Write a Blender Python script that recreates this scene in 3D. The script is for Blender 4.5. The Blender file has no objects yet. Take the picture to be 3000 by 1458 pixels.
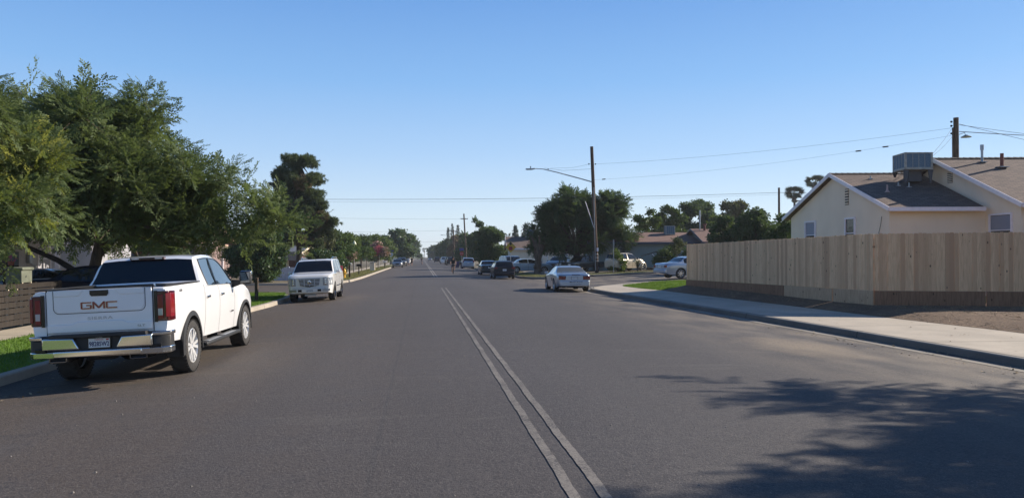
import bpy, bmesh, math, random
import numpy as np
from mathutils import Vector, Matrix, Euler
R = math.radians
SC = bpy.context.scene
COL = SC.collection

# ---------------------------------------------------------------- camera
cd = bpy.data.cameras.new('camera'); cam = bpy.data.objects.new('camera', cd); COL.objects.link(cam)
cam.location = (0, 0, 1.85)
cam.rotation_euler = (R(90 + 0.585), 0, R(-6.7))
cd.sensor_width = 36; cd.lens = 27.04; cd.clip_start = 0.05; cd.clip_end = 6000
SC.camera = cam

# ---------------------------------------------------------------- sky, sun, exposure
SUN_EL = 27.0
SUN_DIR = Vector((0.965, 0.262, 0)).normalized()        # towards the sun, on the ground
SUN_AZ = math.atan2(SUN_DIR.x, SUN_DIR.y)                # clockwise from +Y
w = bpy.data.worlds.new('World'); SC.world = w; w.use_nodes = True
nt = w.node_tree; bg = nt.nodes['Background']
sky = nt.nodes.new('ShaderNodeTexSky'); sky.sky_type = 'NISHITA'; sky.sun_disc = False
sky.sun_elevation = R(SUN_EL); sky.sun_rotation = SUN_AZ
sky.altitude = 100; sky.air_density = 1.0; sky.dust_density = 0.25; sky.ozone_density = 4.0
bg.inputs[1].default_value = 0.132
# the Nishita sky, blended with a clear-air gradient by elevation
tcw = nt.nodes.new('ShaderNodeTexCoord'); spw = nt.nodes.new('ShaderNodeSeparateXYZ'); nt.links.new(tcw.outputs['Generated'], spw.inputs[0])
rp = nt.nodes.new('ShaderNodeValToRGB'); nt.links.new(spw.outputs[2], rp.inputs[0]); el = rp.color_ramp.elements
SKYC = [(0.0, (.62, .68, .76)), (.05, (.54, .655, .77)), (.13, (.35, .52, .76)), (.22, (.205, .405, .72)), (.34, (.11, .275, .62)), (.5, (.035, .13, .36)), (1.0, (.012, .05, .16))]
el[0].position = 0; el[0].color = (*SKYC[0][1], 1); el[1].position = 1; el[1].color = (*SKYC[-1][1], 1)
for q, c in SKYC[1:-1]: e = el.new(q); e.color = (*c, 1)
sc_ = nt.nodes.new('ShaderNodeVectorMath'); sc_.operation = 'SCALE'; sc_.inputs['Scale'].default_value = 1 / .15 * .92; nt.links.new(rp.outputs[0], sc_.inputs[0])
mxw = nt.nodes.new('ShaderNodeMix'); mxw.data_type = 'RGBA'; mxw.inputs[0].default_value = .86
nt.links.new(sky.outputs[0], mxw.inputs[6]); nt.links.new(sc_.outputs[0], mxw.inputs[7]); nt.links.new(mxw.outputs[2], bg.inputs[0])
ld = bpy.data.lights.new('sun', 'SUN'); ld.energy = 5.0; ld.angle = R(0.5); ld.color = (1.0, 0.90, 0.76)
sun = bpy.data.objects.new('sun', ld); COL.objects.link(sun)
sv = Vector((SUN_DIR.x * math.cos(R(SUN_EL)), SUN_DIR.y * math.cos(R(SUN_EL)), math.sin(R(SUN_EL))))
sun.rotation_euler = sv.to_track_quat('Z', 'Y').to_euler(); sun.location = (30, 10, 40)
SC.view_settings.view_transform = 'Standard'; SC.view_settings.look = 'None'
SC.view_settings.exposure = 0.60; SC.view_settings.gamma = 1
SC.render.engine = 'CYCLES'
SC.cycles.max_bounces = 6; SC.cycles.transparent_max_bounces = 6
SC.cycles.diffuse_bounces = 3; SC.cycles.glossy_bounces = 3

# ---------------------------------------------------------------- ground height
def ss(a, b, x):
    t = max(0.0, min(1.0, (x - a) / (b - a))); return t * t * (3 - 2 * t)
def hgt(X, Y):
    d = min(abs(X - 1.4), 8.2)
    c = 0.09 * (1 - (d / 5) ** 2)
    return c + (.40 * ss(5, 14, X) + .35 * ss(11, 24, X)) * ss(20, 48, Y) * (1 - .6 * ss(80, 120, Y))
def GR(X, Y): return hgt(X, Y)             # road surface
def GI(X, Y): return hgt(X, Y) + 0.15      # behind a kerb

# ---------------------------------------------------------------- tagging
def tag(o, label=None, cat=None, group=None, kind=None):
    if label: o['label'] = label
    if cat: o['category'] = cat
    if group: o['group'] = group
    if kind: o['kind'] = kind
    return o
def thing(name, label, cat, loc=(0, 0, 0), rz=0.0, group=None, tilt=0.0):
    o = bpy.data.objects.new(name, None); COL.objects.link(o); o.empty_display_size = .2
    o.location = loc; o.rotation_mode = 'XYZ'
    o.rotation_euler = (Matrix.Rotation(rz, 4, 'Z')).to_euler()
    if tilt:   # roll about world Y (road camber)
        o.rotation_euler = (Matrix.Rotation(tilt, 4, 'Y') @ Matrix.Rotation(rz, 4, 'Z')).to_euler()
    return tag(o, label, cat, group)
def kids(o): return [c for c in bpy.data.objects if c.parent == o]
def copy_tree(o, parent=None):
    ks = kids(o)
    c = o.copy(); COL.objects.link(c)
    if parent: c.parent = parent
    for k in ks: copy_tree(k, c)
    return c
def dup(o, loc, rz, label, tilt=0.0, group=None):
    c = copy_tree(o); c.location = loc
    c.rotation_euler = (Matrix.Rotation(tilt, 4, 'Y') @ Matrix.Rotation(rz, 4, 'Z')).to_euler()
    c['label'] = label
    if group: c['group'] = group
    return c

# ---------------------------------------------------------------- mesh builder
class MB:
    def __init__(s): s.v = []; s.f = []; s.m = []
    def add(s, vs, fs, mi=0):
        b = len(s.v); s.v += [tuple(v) for v in vs]
        for f in fs: s.f.append([b + i for i in f]); s.m.append(mi)
        return s
    def box(s, x0, x1, y0, y1, z0, z1, mi=0, M=None):
        vs = [(x0,y0,z0),(x1,y0,z0),(x1,y1,z0),(x0,y1,z0),(x0,y0,z1),(x1,y0,z1),(x1,y1,z1),(x0,y1,z1)]
        if M is not None: vs = [M @ Vector(v) for v in vs]
        return s.add(vs, [(3,2,1,0),(4,5,6,7),(0,1,5,4),(1,2,6,5),(2,3,7,6),(3,0,4,7)], mi)
    def bar(s, p, q, w, t=None, mi=0, up=(0,0,1)):
        p = Vector(p); q = Vector(q); t = t or w; d = (q - p); L = d.length; d.normalize()
        u = Vector(up)
        if abs(d.dot(u)) > .98: u = Vector((1, 0, 0))
        a = d.cross(u).normalized(); b = a.cross(d).normalized()
        M = Matrix((a, d, b)).transposed().to_4x4(); M.translation = p
        return s.box(-w/2, w/2, 0, L, -t/2, t/2, mi, M)
    def tube(s, pts, r, n=8, mi=0, caps=True):
        pts = [Vector(p) for p in pts]; k = len(pts)
        rs = r if isinstance(r, (list, tuple)) else [r] * k
        b = len(s.v); ref = Vector((0.3, 0.2, 1)).normalized()
        for i, p in enumerate(pts):
            d = (pts[min(i+1, k-1)] - pts[max(i-1, 0)]).normalized()
            a = d.cross(ref)
            if a.length < .05: a = d.cross(Vector((1, 0, 0)))
            a.normalize(); c = d.cross(a)
            for j in range(n):
                t = 2 * math.pi * j / n
                s.v.append(tuple(p + (a * math.cos(t) + c * math.sin(t)) * rs[i]))
        for i in range(k - 1):
            for j in range(n):
                s.f.append([b+i*n+j, b+i*n+(j+1)%n, b+(i+1)*n+(j+1)%n, b+(i+1)*n+j]); s.m.append(mi)
        if caps:
            s.f.append([b+j for j in range(n)][::-1]); s.m.append(mi)
            s.f.append([b+(k-1)*n+j for j in range(n)]); s.m.append(mi)
        return s
    def lathe(s, prof, c=(0,0,0), axis='Z', n=24, mi=0, close=False):
        b = len(s.v); k = len(prof); c = Vector(c)
        for (r, h) in prof:
            for j in range(n):
                t = 2*math.pi*j/n; a, d = r*math.cos(t), r*math.sin(t)
                v = {'Z': (a, d, h), 'X': (h, a, d), 'Y': (d, h, a)}[axis]
                s.v.append(tuple(Vector(v) + c))
        for i in range(k if close else k-1):
            i2 = (i+1) % k
            for j in range(n):
                s.f.append([b+i*n+j, b+i*n+(j+1)%n, b+i2*n+(j+1)%n, b+i2*n+j]); s.m.append(mi)
        return s
    def prism(s, poly, a0, a1, plane='XZ', mi=0):
        """closed polygon extruded; plane XZ extrudes along y, XY along z, YZ along x"""
        n = len(poly)
        def P(u, v, a): return {'XZ': (u, a, v), 'XY': (u, v, a), 'YZ': (a, u, v)}[plane]
        vs = [P(u, v, a0) for u, v in poly] + [P(u, v, a1) for u, v in poly]
        fs = [list(range(n)), list(range(2*n-1, n-1, -1))] + [[i+n, (i+1)%n+n, (i+1)%n, i] for i in range(n)]
        return s.add(vs, fs, mi)
    def build(s, name, mats, parent=None, smooth=None, bevel=0, seg=2, normals=True, loc=None):
        me = bpy.data.meshes.new(name); me.from_pydata(s.v, [], s.f)
        mats = mats if isinstance(mats, (list, tuple)) else [mats]
        for m in mats: me.materials.append(m)
        if len(mats) > 1: me.polygons.foreach_set('material_index', s.m)
        if normals:
            bm = bmesh.new(); bm.from_mesh(me); bmesh.ops.recalc_face_normals(bm, faces=bm.faces[:]); bm.to_mesh(me); bm.free()
        if smooth: smooth_by(me, smooth)
        o = bpy.data.objects.new(name, me); COL.objects.link(o)
        if parent: o.parent = parent
        if loc: o.location = loc
        if bevel:
            md = o.modifiers.new('bevel', 'BEVEL'); md.width = bevel; md.segments = seg; md.limit_method = 'ANGLE'; md.angle_limit = R(40)
            smooth_by(me, 35)
        return o
def smooth_by(me, deg):
    me.polygons.foreach_set('use_smooth', [True] * len(me.polygons)); me.set_sharp_from_angle(angle=R(deg)); me.update()

# ---------------------------------------------------------------- materials
MATS = {}
def newmat(name):
    m = bpy.data.materials.new(name); m.use_nodes = True; MATS[name] = m
    return m, m.node_tree, m.node_tree.nodes['Principled BSDF']
def pm(name, col, rough=.5, metal=0, coat=0, emis=None, es=0, spec=.5, noise=0, nscale=5, bump=0, bscale=40):
    m, t, b = newmat(name)
    b.inputs['Base Color'].default_value = (*col, 1); b.inputs['Roughness'].default_value = rough
    b.inputs['Metallic'].default_value = metal; b.inputs['Coat Weight'].default_value = coat
    b.inputs['Coat Roughness'].default_value = .03
    b.inputs['Specular IOR Level'].default_value = spec
    if emis: b.inputs['Emission Color'].default_value = (*emis, 1); b.inputs['Emission Strength'].default_value = es
    if noise:
        tc = t.nodes.new('ShaderNodeTexCoord'); n = t.nodes.new('ShaderNodeTexNoise'); n.inputs['Scale'].default_value = nscale; n.inputs['Detail'].default_value = 6
        t.links.new(tc.outputs['Object'], n.inputs['Vector'])
        r = t.nodes.new('ShaderNodeMapRange'); r.inputs[1].default_value = .3; r.inputs[2].default_value = .7
        r.inputs[3].default_value = 1 - noise; r.inputs[4].default_value = 1 + noise
        t.links.new(n.outputs[0], r.inputs[0])
        mx = t.nodes.new('ShaderNodeVectorMath'); mx.operation = 'SCALE'; mx.inputs[0].default_value = col
        t.links.new(r.outputs[0], mx.inputs['Scale']); t.links.new(mx.outputs[0], b.inputs['Base Color'])
    if bump:
        tc = t.nodes.new('ShaderNodeTexCoord'); n = t.nodes.new('ShaderNodeTexNoise'); n.inputs['Scale'].default_value = bscale; n.inputs['Detail'].default_value = 4
        t.links.new(tc.outputs['Object'], n.inputs['Vector'])
        bp = t.nodes.new('ShaderNodeBump'); bp.inputs['Strength'].default_value = bump; bp.inputs['Distance'].default_value = .01
        t.links.new(n.outputs[0], bp.inputs['Height']); t.links.new(bp.outputs[0], b.inputs['Normal'])
    return m
class NT:
    """tiny node helper"""
    def __init__(s, t): s.t = t
    def n(s, kind, **kw):
        nd = s.t.nodes.new('ShaderNode' + kind)
        for k, v in kw.items(): setattr(nd, k, v)
        return nd
    def l(s, a, b): s.t.links.new(a, b)
    def coord(s, which='Object'): return s.n('TexCoord').outputs[which]
    def noise(s, scale, detail=4, vec=None, rough=.5, dist=0):
        nd = s.n('TexNoise'); nd.inputs['Scale'].default_value = scale; nd.inputs['Detail'].default_value = detail
        nd.inputs['Roughness'].default_value = rough; nd.inputs['Distortion'].default_value = dist
        if vec is not None: s.l(vec, nd.inputs['Vector'])
        return nd.outputs[0]
    def mapv(s, vec, scale=(1,1,1), loc=(0,0,0), rot=(0,0,0)):
        nd = s.n('Mapping'); nd.inputs['Scale'].default_value = scale; nd.inputs['Location'].default_value = loc; nd.inputs['Rotation'].default_value = rot
        s.l(vec, nd.inputs['Vector']); return nd.outputs[0]
    def rng(s, x, a, b, c=0., d=1.):
        nd = s.n('MapRange'); s.l(x, nd.inputs[0])
        for i, v in enumerate((a, b, c, d)): nd.inputs[i+1].default_value = v
        return nd.outputs[0]
    def mix(s, f, a, b, mode='MIX'):
        nd = s.n('Mix', data_type='RGBA', blend_type=mode)
        if isinstance(f, (int, float)): nd.inputs[0].default_value = f
        else: s.l(f, nd.inputs[0])
        for i, v in ((6, a), (7, b)):
            if isinstance(v, tuple): nd.inputs[i].default_value = (*v, 1)
            else: s.l(v, nd.inputs[i])
        return nd.outputs[2]
    def math(s, op, a, b=None):
        nd = s.n('Math', operation=op)
        for i, v in ((0, a), (1, b)):
            if v is None: continue
            if isinstance(v, (int, float)): nd.inputs[i].default_value = v
            else: s.l(v, nd.inputs[i])
        return nd.outputs[0]
    def sep(s, v):
        nd = s.n('SeparateXYZ'); s.l(v, nd.inputs[0]); return nd.outputs
    def bump(s, hgt_, strength=.3, dist=.01):
        nd = s.n('Bump'); nd.inputs['Strength'].default_value = strength; nd.inputs['Distance'].default_value = dist
        s.l(hgt_, nd.inputs['Height']); return nd.outputs[0]

def leafmat(name, col, col2=None, rough=.62, trans=.35, var=.35, nscale=.6):
    m, t, b = newmat(name); N = NT(t)
    col2 = col2 or tuple(c * 1.6 for c in col)
    gi = N.n('NewGeometry').outputs['Random Per Island']
    nz = N.noise(nscale, 2, N.coord())
    f = N.math('ADD', N.math('MULTIPLY', gi, .5), N.math('MULTIPLY', N.rng(nz, .35, .65), .5))
    c = N.mix(f, col, col2)
    N.l(c, b.inputs['Base Color']); b.inputs['Roughness'].default_value = rough; b.inputs['Specular IOR Level'].default_value = .22
    tr = N.n('BsdfTranslucent'); N.l(N.mix(.5, c, (.12, .16, .02), 'MIX'), tr.inputs[0])
    ms = N.n('MixShader'); ms.inputs[0].default_value = trans
    N.l(b.outputs[0], ms.inputs[1]); N.l(tr.outputs[0], ms.inputs[2])
    N.l(ms.outputs[0], t.nodes['Material Output'].inputs[0])
    return m

def asphalt():
    m, t, b = newmat('asphalt'); N = NT(t); co = N.coord()
    x, y, z = N.sep(co)
    big = N.noise(.12, 3, co); streak = N.noise(.5, 4, N.mapv(co, (1.2, .06, 1))); mid = N.noise(1.3, 5, co)
    base = N.mix(N.rng(big, .35, .65), (.042, .036, .036), (.058, .051, .052))
    base = N.mix(N.rng(x, 1.5, -4.5, 0, .9), base, (.088, .062, .041))
    base = N.mix(N.rng(streak, .35, .7, 0, .35), base, (.088, .080, .077))
    base = N.mix(N.math('MULTIPLY', N.rng(mid, .45, .75, 0, .5), N.rng(streak, .3, .6)), base, (.06, .056, .058))
    # pale dust towards the right gutter
    dust = N.math('MULTIPLY', N.rng(x, 5.2, 9.6), N.rng(N.noise(.9, 5, N.mapv(co, (1, .45, 1))), .38, .62))
    base = N.mix(N.math('MULTIPLY', dust, .8), base, (.24, .195, .145))
    dx = N.math('DIVIDE', N.math('SUBTRACT', x, 8.1), 1.3); dy = N.math('DIVIDE', N.math('SUBTRACT', y, 15.5), 2.2)
    rr = N.math('ADD', N.math('MULTIPLY', dx, dx), N.math('MULTIPLY', dy, dy))
    rr = N.math('ADD', rr, N.rng(mid, 0, 1, -.9, .9))
    base = N.mix(N.rng(rr, 1.2, -.4, 0, .6), base, (.34, .26, .17))
    # oil stains at the left kerb and fine cracks
    dl = N.math('MULTIPLY', N.rng(x, -3.2, -5.0), N.rng(N.noise(2.2, 4, N.mapv(co, (.5, 1.5, 1))), .58, .68))
    base = N.mix(N.math('MULTIPLY', dl, .6), base, (.03, .028, .027))
    # wheel tracks, a long paving seam and faint transverse marks
    for xc, wd_, am in ((-1.9, .55, .30), (-.1, .5, .22), (3.0, .6, .28), (5.0, .6, .25)):
        tr = N.math('SUBTRACT', 1, N.math('DIVIDE', N.math('ABSOLUTE', N.math('SUBTRACT', N.math('ADD', x, N.rng(big, 0, 1, -.5, .5)), xc)), wd_))
        base = N.mix(N.math('MULTIPLY', N.rng(tr, 0, .8), am), base, (.050, .045, .045))
    sm = N.math('ABSOLUTE', N.math('SUBTRACT', N.math('ADD', x, N.rng(mid, 0, 1, -.03, .03)), -.42))
    base = N.mix(N.rng(sm, .035, .01, 0, .5), base, (.035, .032, .032))
    sw = N.noise(1.0, 5, N.mapv(co, (.25, 1.6, 1), rot=(0, 0, .25)), .6)
    base = N.mix(N.rng(sw, .58, .78, 0, .45), base, (.14, .125, .11))
    # the aggregate
    sp3 = N.noise(17, 3, co, .75); base = N.mix(N.rng(sp3, .50, .66, 0, .35), base, (.12, .105, .095)); base = N.mix(N.rng(sp3, .46, .32, 0, .5), base, (.022, .020, .021))
    sp = N.noise(95, 2, co, .7); sp2 = N.noise(38, 2, co, .6)
    base = N.mix(N.rng(sp, .56, .70, 0, .8), base, (.22, .195, .175))
    base = N.mix(N.rng(sp2, .46, .30, 0, .8), base, (.028, .027, .028))
    N.l(base, b.inputs['Base Color']); b.inputs['Roughness'].default_value = .78; b.inputs['Specular IOR Level'].default_value = .42
    N.l(N.bump(N.math('ADD', sp2, N.math('MULTIPLY', sp, .5)), .55, .012), b.inputs['Normal'])
    return m
def concrete(name, col, joints=None, dark=.75):
    m, t, b = newmat(name); N = NT(t); co = N.coord()
    a = N.noise(.8, 5, co); c = N.noise(6, 5, co); g = N.noise(120, 2, co)
    base = N.mix(N.rng(a, .3, .7), tuple(k * dark for k in col), col)
    base = N.mix(N.rng(c, .5, .8, 0, .3), base, tuple(k * .55 for k in col))
    base = N.mix(N.rng(g, .3, .7, 0, .15), base, (.5, .48, .44))
    if joints:
        axis, per = joints
        v = N.sep(co)[axis]
        f = N.math('FRACT', N.math('DIVIDE', v, per)); d = N.math('ABSOLUTE', N.math('SUBTRACT', f, .5))
        base = N.mix(N.rng(d, .5 - .022 / per, .5 - .010 / per), base, (.04, .036, .03))
    N.l(base, b.inputs['Base Color']); b.inputs['Roughness'].default_value = .85
    N.l(N.bump(g, .25, .004), b.inputs['Normal'])
    return m
def dirtmat(name, c1, c2, c3):
    m, t, b = newmat(name); N = NT(t); co = N.coord()
    a = N.noise(.5, 6, co, .6); c = N.noise(9, 6, co, .7); s = N.noise(30, 3, N.mapv(co, (1, .35, 1), rot=(0, 0, .7)))
    base = N.mix(N.rng(a, .35, .65), c1, c2); base = N.mix(N.rng(c, .45, .75, 0, .7), base, c3)
    base = N.mix(N.rng(s, .6, .7, 0, .7), base, tuple(k * 1.7 for k in c2))
    N.l(base, b.inputs['Base Color']); b.inputs['Roughness'].default_value = .95
    N.l(N.bump(c, .9, .05), b.inputs['Normal'])
    return m
def shingle(name, c1, c2, c3, scale=(1, 1, 1), rot=(0, 0, 0)):
    m, t, b = newmat(name); N = NT(t)
    uv = N.coord('UV')
    br = N.n('TexBrick'); br.inputs['Scale'].default_value = 1; br.inputs['Brick Width'].default_value = .34; br.inputs['Row Height'].default_value = .15
    br.inputs['Mortar Size'].default_value = .012; br.inputs['Color1'].default_value = (*c1, 1); br.inputs['Color2'].default_value = (*c2, 1); br.inputs['Mortar'].default_value = (*c3, 1)
    br.inputs['Bias'].default_value = 0; N.l(uv, br.inputs['Vector'])
    n = N.noise(3, 5, uv)
    N.l(N.mix(N.rng(n, .35, .7, 0, .45), br.outputs[0], tuple(k * .6 for k in c1)), b.inputs['Base Color'])
    b.inputs['Roughness'].default_value = .9
    yv = N.math('FRACT', N.math('DIVIDE', N.sep(uv)[1], .15))
    N.l(N.bump(N.math('SUBTRACT', 1, yv), .8, .02), b.inputs['Normal'])
    return m
def woodmat(name, c1, c2, c3, rough=.8):
    """vertical boards: tint per board from Random Per Island, grain and knots"""
    m, t, b = newmat(name); N = NT(t); co = N.coord()
    gi = N.n('NewGeometry').outputs['Random Per Island']
    cmb = N.n('CombineXYZ'); N.l(N.math('MULTIPLY', gi, 37.0), cmb.inputs[0]); N.l(N.math('MULTIPLY', gi, 11.0), cmb.inputs[2])
    va = N.n('VectorMath', operation='ADD'); N.l(co, va.inputs[0]); N.l(cmb.outputs[0], va.inputs[1])
    g = N.noise(9, 5, N.mapv(va.outputs[0], (3, 3, .25)), dist=.6); g2 = N.noise(40, 3, N.mapv(va.outputs[0], (1, 1, .05)))
    base = N.mix(N.math('POWER', N.math('FRACT', N.math('MULTIPLY', gi, 7.31)), 2.4), c1, c2)
    base = N.mix(N.rng(g, .42, .72, 0, .7), base, c3)
    base = N.mix(N.rng(g2, .5, .7, 0, .3), base, c3)
    vo = N.n('TexVoronoi'); vo.inputs['Scale'].default_value = 4.2; N.l(N.mapv(va.outputs[0], (1, 1, .55)), vo.inputs['Vector'])
    base = N.mix(N.rng(vo.outputs['Distance'], .13, .06, 0, .85), base, (.045, .022, .010))
    N.l(base, b.inputs['Base Color']); b.inputs['Roughness'].default_value = rough; b.inputs['Specular IOR Level'].default_value = .2
    N.l(N.bump(g2, .3, .004), b.inputs['Normal'])
    return m
def barkmat(name, c1, c2):
    m, t, b = newmat(name); N = NT(t); co = N.coord()
    n = N.noise(9, 6, N.mapv(co, (1, 1, .22)), .65)
    N.l(N.mix(N.rng(n, .35, .65), c1, c2), b.inputs['Base Color']); b.inputs['Roughness'].default_value = .95
    N.l(N.bump(n, .9, .03), b.inputs['Normal']); return m
def stucco(name, c):
    m, t, b = newmat(name); N = NT(t); co = N.coord()
    a = N.noise(.7, 4, co); g = N.noise(60, 4, co); d = N.noise(1.6, 6, N.mapv(co, (1, 1, .25)))
    base = N.mix(N.rng(a, .3, .7), tuple(k * .9 for k in c), c)
    base = N.mix(N.rng(d, .55, .8, 0, .25), base, tuple(k * .7 for k in c))
    N.l(base, b.inputs['Base Color']); b.inputs['Roughness'].default_value = .95
    N.l(N.bump(g, .5, .008), b.inputs['Normal']); return m

M_ASPH = asphalt()
M_CONC = concrete('pale_concrete', (.47, .40, .315), (1, 3.9))
M_KERB = concrete('kerb_concrete', (.22, .20, .175), (1, 6.0), .7)
M_KERBL = concrete('old_kerb_concrete', (.40, .34, .27), (1, 6.0), .65)
M_KFACE = concrete('shaded_kerb_face', (.12, .11, .10), (1, 6.0), .6)  # darker copy of the kerb concrete; the face's shade is in its colour
M_GUT = concrete('gutter_concrete', (.27, .235, .19), None, .6)
M_SOIL = dirtmat('soil', (.12, .072, .043), (.19, .12, .072), (.065, .04, .025))
M_LOT = dirtmat('lot_ground', (.14, .115, .075), (.17, .14, .09), (.09, .08, .04))
M_VERGE = dirtmat('dry_verge', (.16, .155, .06), (.21, .18, .085), (.10, .11, .035))
M_LAWN = dirtmat('lawn_soil', (.10, .18, .022), (.13, .22, .028), (.07, .13, .015))
def paintmat(name, c, wear):
    m, t, b = newmat(name); N = NT(t); co = N.coord(); sp = N.noise(45, 3, co, .7); big = N.noise(1.1, 4, co); md = N.noise(7, 4, co)
    f = N.math('ADD', N.rng(sp, .38, .62, 0, .75), N.math('ADD', N.rng(big, .3, .7, -.25, .35), N.rng(md, .3, .7, -.15, .3)))
    N.l(N.mix(N.math('MULTIPLY', N.rng(f, .2, .95), wear), c, (.055, .049, .049)), b.inputs['Base Color']); b.inputs['Roughness'].default_value = .8
    N.l(N.bump(sp, .5, .01), b.inputs['Normal']); return m
M_LINE = paintmat('worn_road_paint', (.20, .178, .155), .95)
M_LINE2 = paintmat('faded_road_paint', (.30, .275, .25), .6)
M_GLASS = pm('dark_glass', (.006, .007, .009), .03, spec=.6)
M_GLASSB = pm('tinted_glass', (.02, .03, .04), .02, spec=1.0, coat=.6)
M_BLACK = pm('black_plastic', (.018, .018, .019), .55, noise=.3)
M_DARK = pm('black_gloss', (.008, .008, .009), .2)
M_WELL = pm('wheel_well_black', (.006, .006, .006), .9)
M_RUB = pm('tyre_rubber', (.035, .032, .030), .85, noise=.35, nscale=9, bump=.5, bscale=60)
M_CHROME = pm('chrome', (.66, .65, .63), .12, 1)
M_ALLOY = pm('polished_alloy', (.62, .62, .64), .3, .7)
M_GREYAL = pm('grey_alloy', (.30, .30, .31), .3, .9)
M_DCHROME = pm('dark_chrome', (.12, .12, .13), .15, 1)
M_WHITE = pm('white_paint', (.80, .80, .81), .3, coat=1, noise=.02, nscale=2)
M_PEARL = pm('pearl_paint', (.80, .785, .76), .3, coat=1)
M_SILVER = pm('silver_paint', (.42, .46, .52), .3, .55, coat=1)
M_SILVB = pm('blue_silver_paint', (.33, .40, .50), .3, .5, coat=1)
M_CARBLK = pm('black_paint', (.006, .008, .018), .35, spec=.3, coat=.1)
M_CARGRN = pm('dark_green_grey_paint', (.035, .045, .05), .25, .3, coat=1)
M_CARGREY = pm('grey_paint', (.12, .115, .11), .3, .5, coat=1)
M_TAN = pm('beige_paint', (.52, .45, .34), .3, .2, coat=1)
M_BLUSIL = pm('pale_blue_paint', (.38, .47, .55), .35, .3, coat=.6)
M_RED = pm('red_lens', (.19, .004, .010), .15, coat=.5)
M_RED2 = pm('dark_red_lens', (.06, .003, .006), .12, coat=1)
M_LENS = pm('clear_lens', (.45, .47, .50), .08, .3, coat=1)
M_PLATE = pm('plate_white', (.70, .70, .68), .4)
M_NAVY = pm('plate_navy', (.01, .02, .10), .5)
M_REDP = pm('red_print', (.45, .03, .03), .5)
M_GALV = pm('galvanised_steel', (.36, .37, .38), .45, .8, noise=.2)
M_WOODP = barkmat('pole_wood', (.050, .030, .022), (.11, .065, .045))
M_WIRE = pm('wire', (.02, .02, .022), .6)
M_WALLW = stucco('white_stucco', (.36, .355, .38))
M_CREAM = stucco('cream_stucco', (.80, .68, .53))
M_TRIM = pm('white_trim', (.74, .70, .74), .5, noise=.06)
M_SH1 = shingle('brown_shingles', (.20, .135, .105), (.105, .070, .058), (.03, .022, .02))
M_SH2 = shingle('red_brown_shingles', (.21, .115, .085), (.18, .10, .075), (.11, .06, .05))
M_SH3 = shingle('grey_shingles', (.13, .14, .18), (.10, .11, .15), (.05, .05, .06))
M_FENCE = woodmat('cedar_boards', (.84, .555, .325), (.52, .30, .175), (.56, .33, .18))
M_KICKL = woodmat('pale_kickboard', (.56, .38, .24), (.50, .33, .20), (.34, .21, .12))
M_KICKD = woodmat('dark_kickboard', (.30, .165, .10), (.24, .13, .08), (.14, .075, .045))
M_OLDW = woodmat('shaded_weathered_planks', (.026, .021, .019), (.045, .037, .032), (.012, .010, .009))  # old weathered wood, darkened further so that shade is in the colour
M_BARK = barkmat('bark', (.055, .038, .026), (.14, .10, .07))
M_BARKD = barkmat('dark_bark', (.03, .022, .018), (.075, .055, .04))
M_BARKP = barkmat('palm_bark', (.06, .042, .032), (.14, .105, .08))
L_LOCUST = leafmat('locust_leaf', (.075, .115, .048), (.18, .225, .09), trans=.45)
L_YELLOW = leafmat('yellow_green_leaf', (.17, .21, .03), (.32, .32, .06), trans=.45)
L_DARK = leafmat('dark_leaf', (.034, .074, .032), (.085, .14, .058), trans=.33)
L_DEEP = leafmat('deep_green_leaf', (.028, .062, .026), (.07, .12, .048), trans=.3, rough=.4)
L_MID = leafmat('mid_leaf', (.035, .075, .020), (.08, .13, .030), trans=.3)
L_LIGHT = leafmat('light_leaf', (.07, .12, .022), (.13, .18, .04), trans=.35)
L_OLIVE = leafmat('olive_leaf', (.055, .070, .030), (.11, .11, .045), trans=.25)
L_PINE = leafmat('pine_needle', (.060, .088, .048), (.12, .15, .08), trans=.35, rough=.6)
L_PINEB = leafmat('brown_needle', (.16, .11, .07), (.24, .17, .11), trans=.25, rough=.7)
L_PALM = leafmat('palm_frond', (.045, .070, .030), (.10, .12, .05), trans=.15)
L_PINK = leafmat('pink_blossom', (.60, .06, .18), (.70, .25, .32), trans=.3)
L_ROSE = leafmat('pale_rose_blossom', (.42, .24, .20), (.55, .38, .33), trans=.3)
L_GRASS = leafmat('grass_blade', (.10, .19, .022), (.16, .28, .035), trans=.4)
L_DRYG = leafmat('dry_grass_blade', (.17, .17, .06), (.26, .23, .10), trans=.3)
L_CONIF = leafmat('far_conifer', (.045, .065, .055), (.075, .095, .075), trans=.1)
M_STRAW = pm('straw', (.30, .23, .14), .9)
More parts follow.
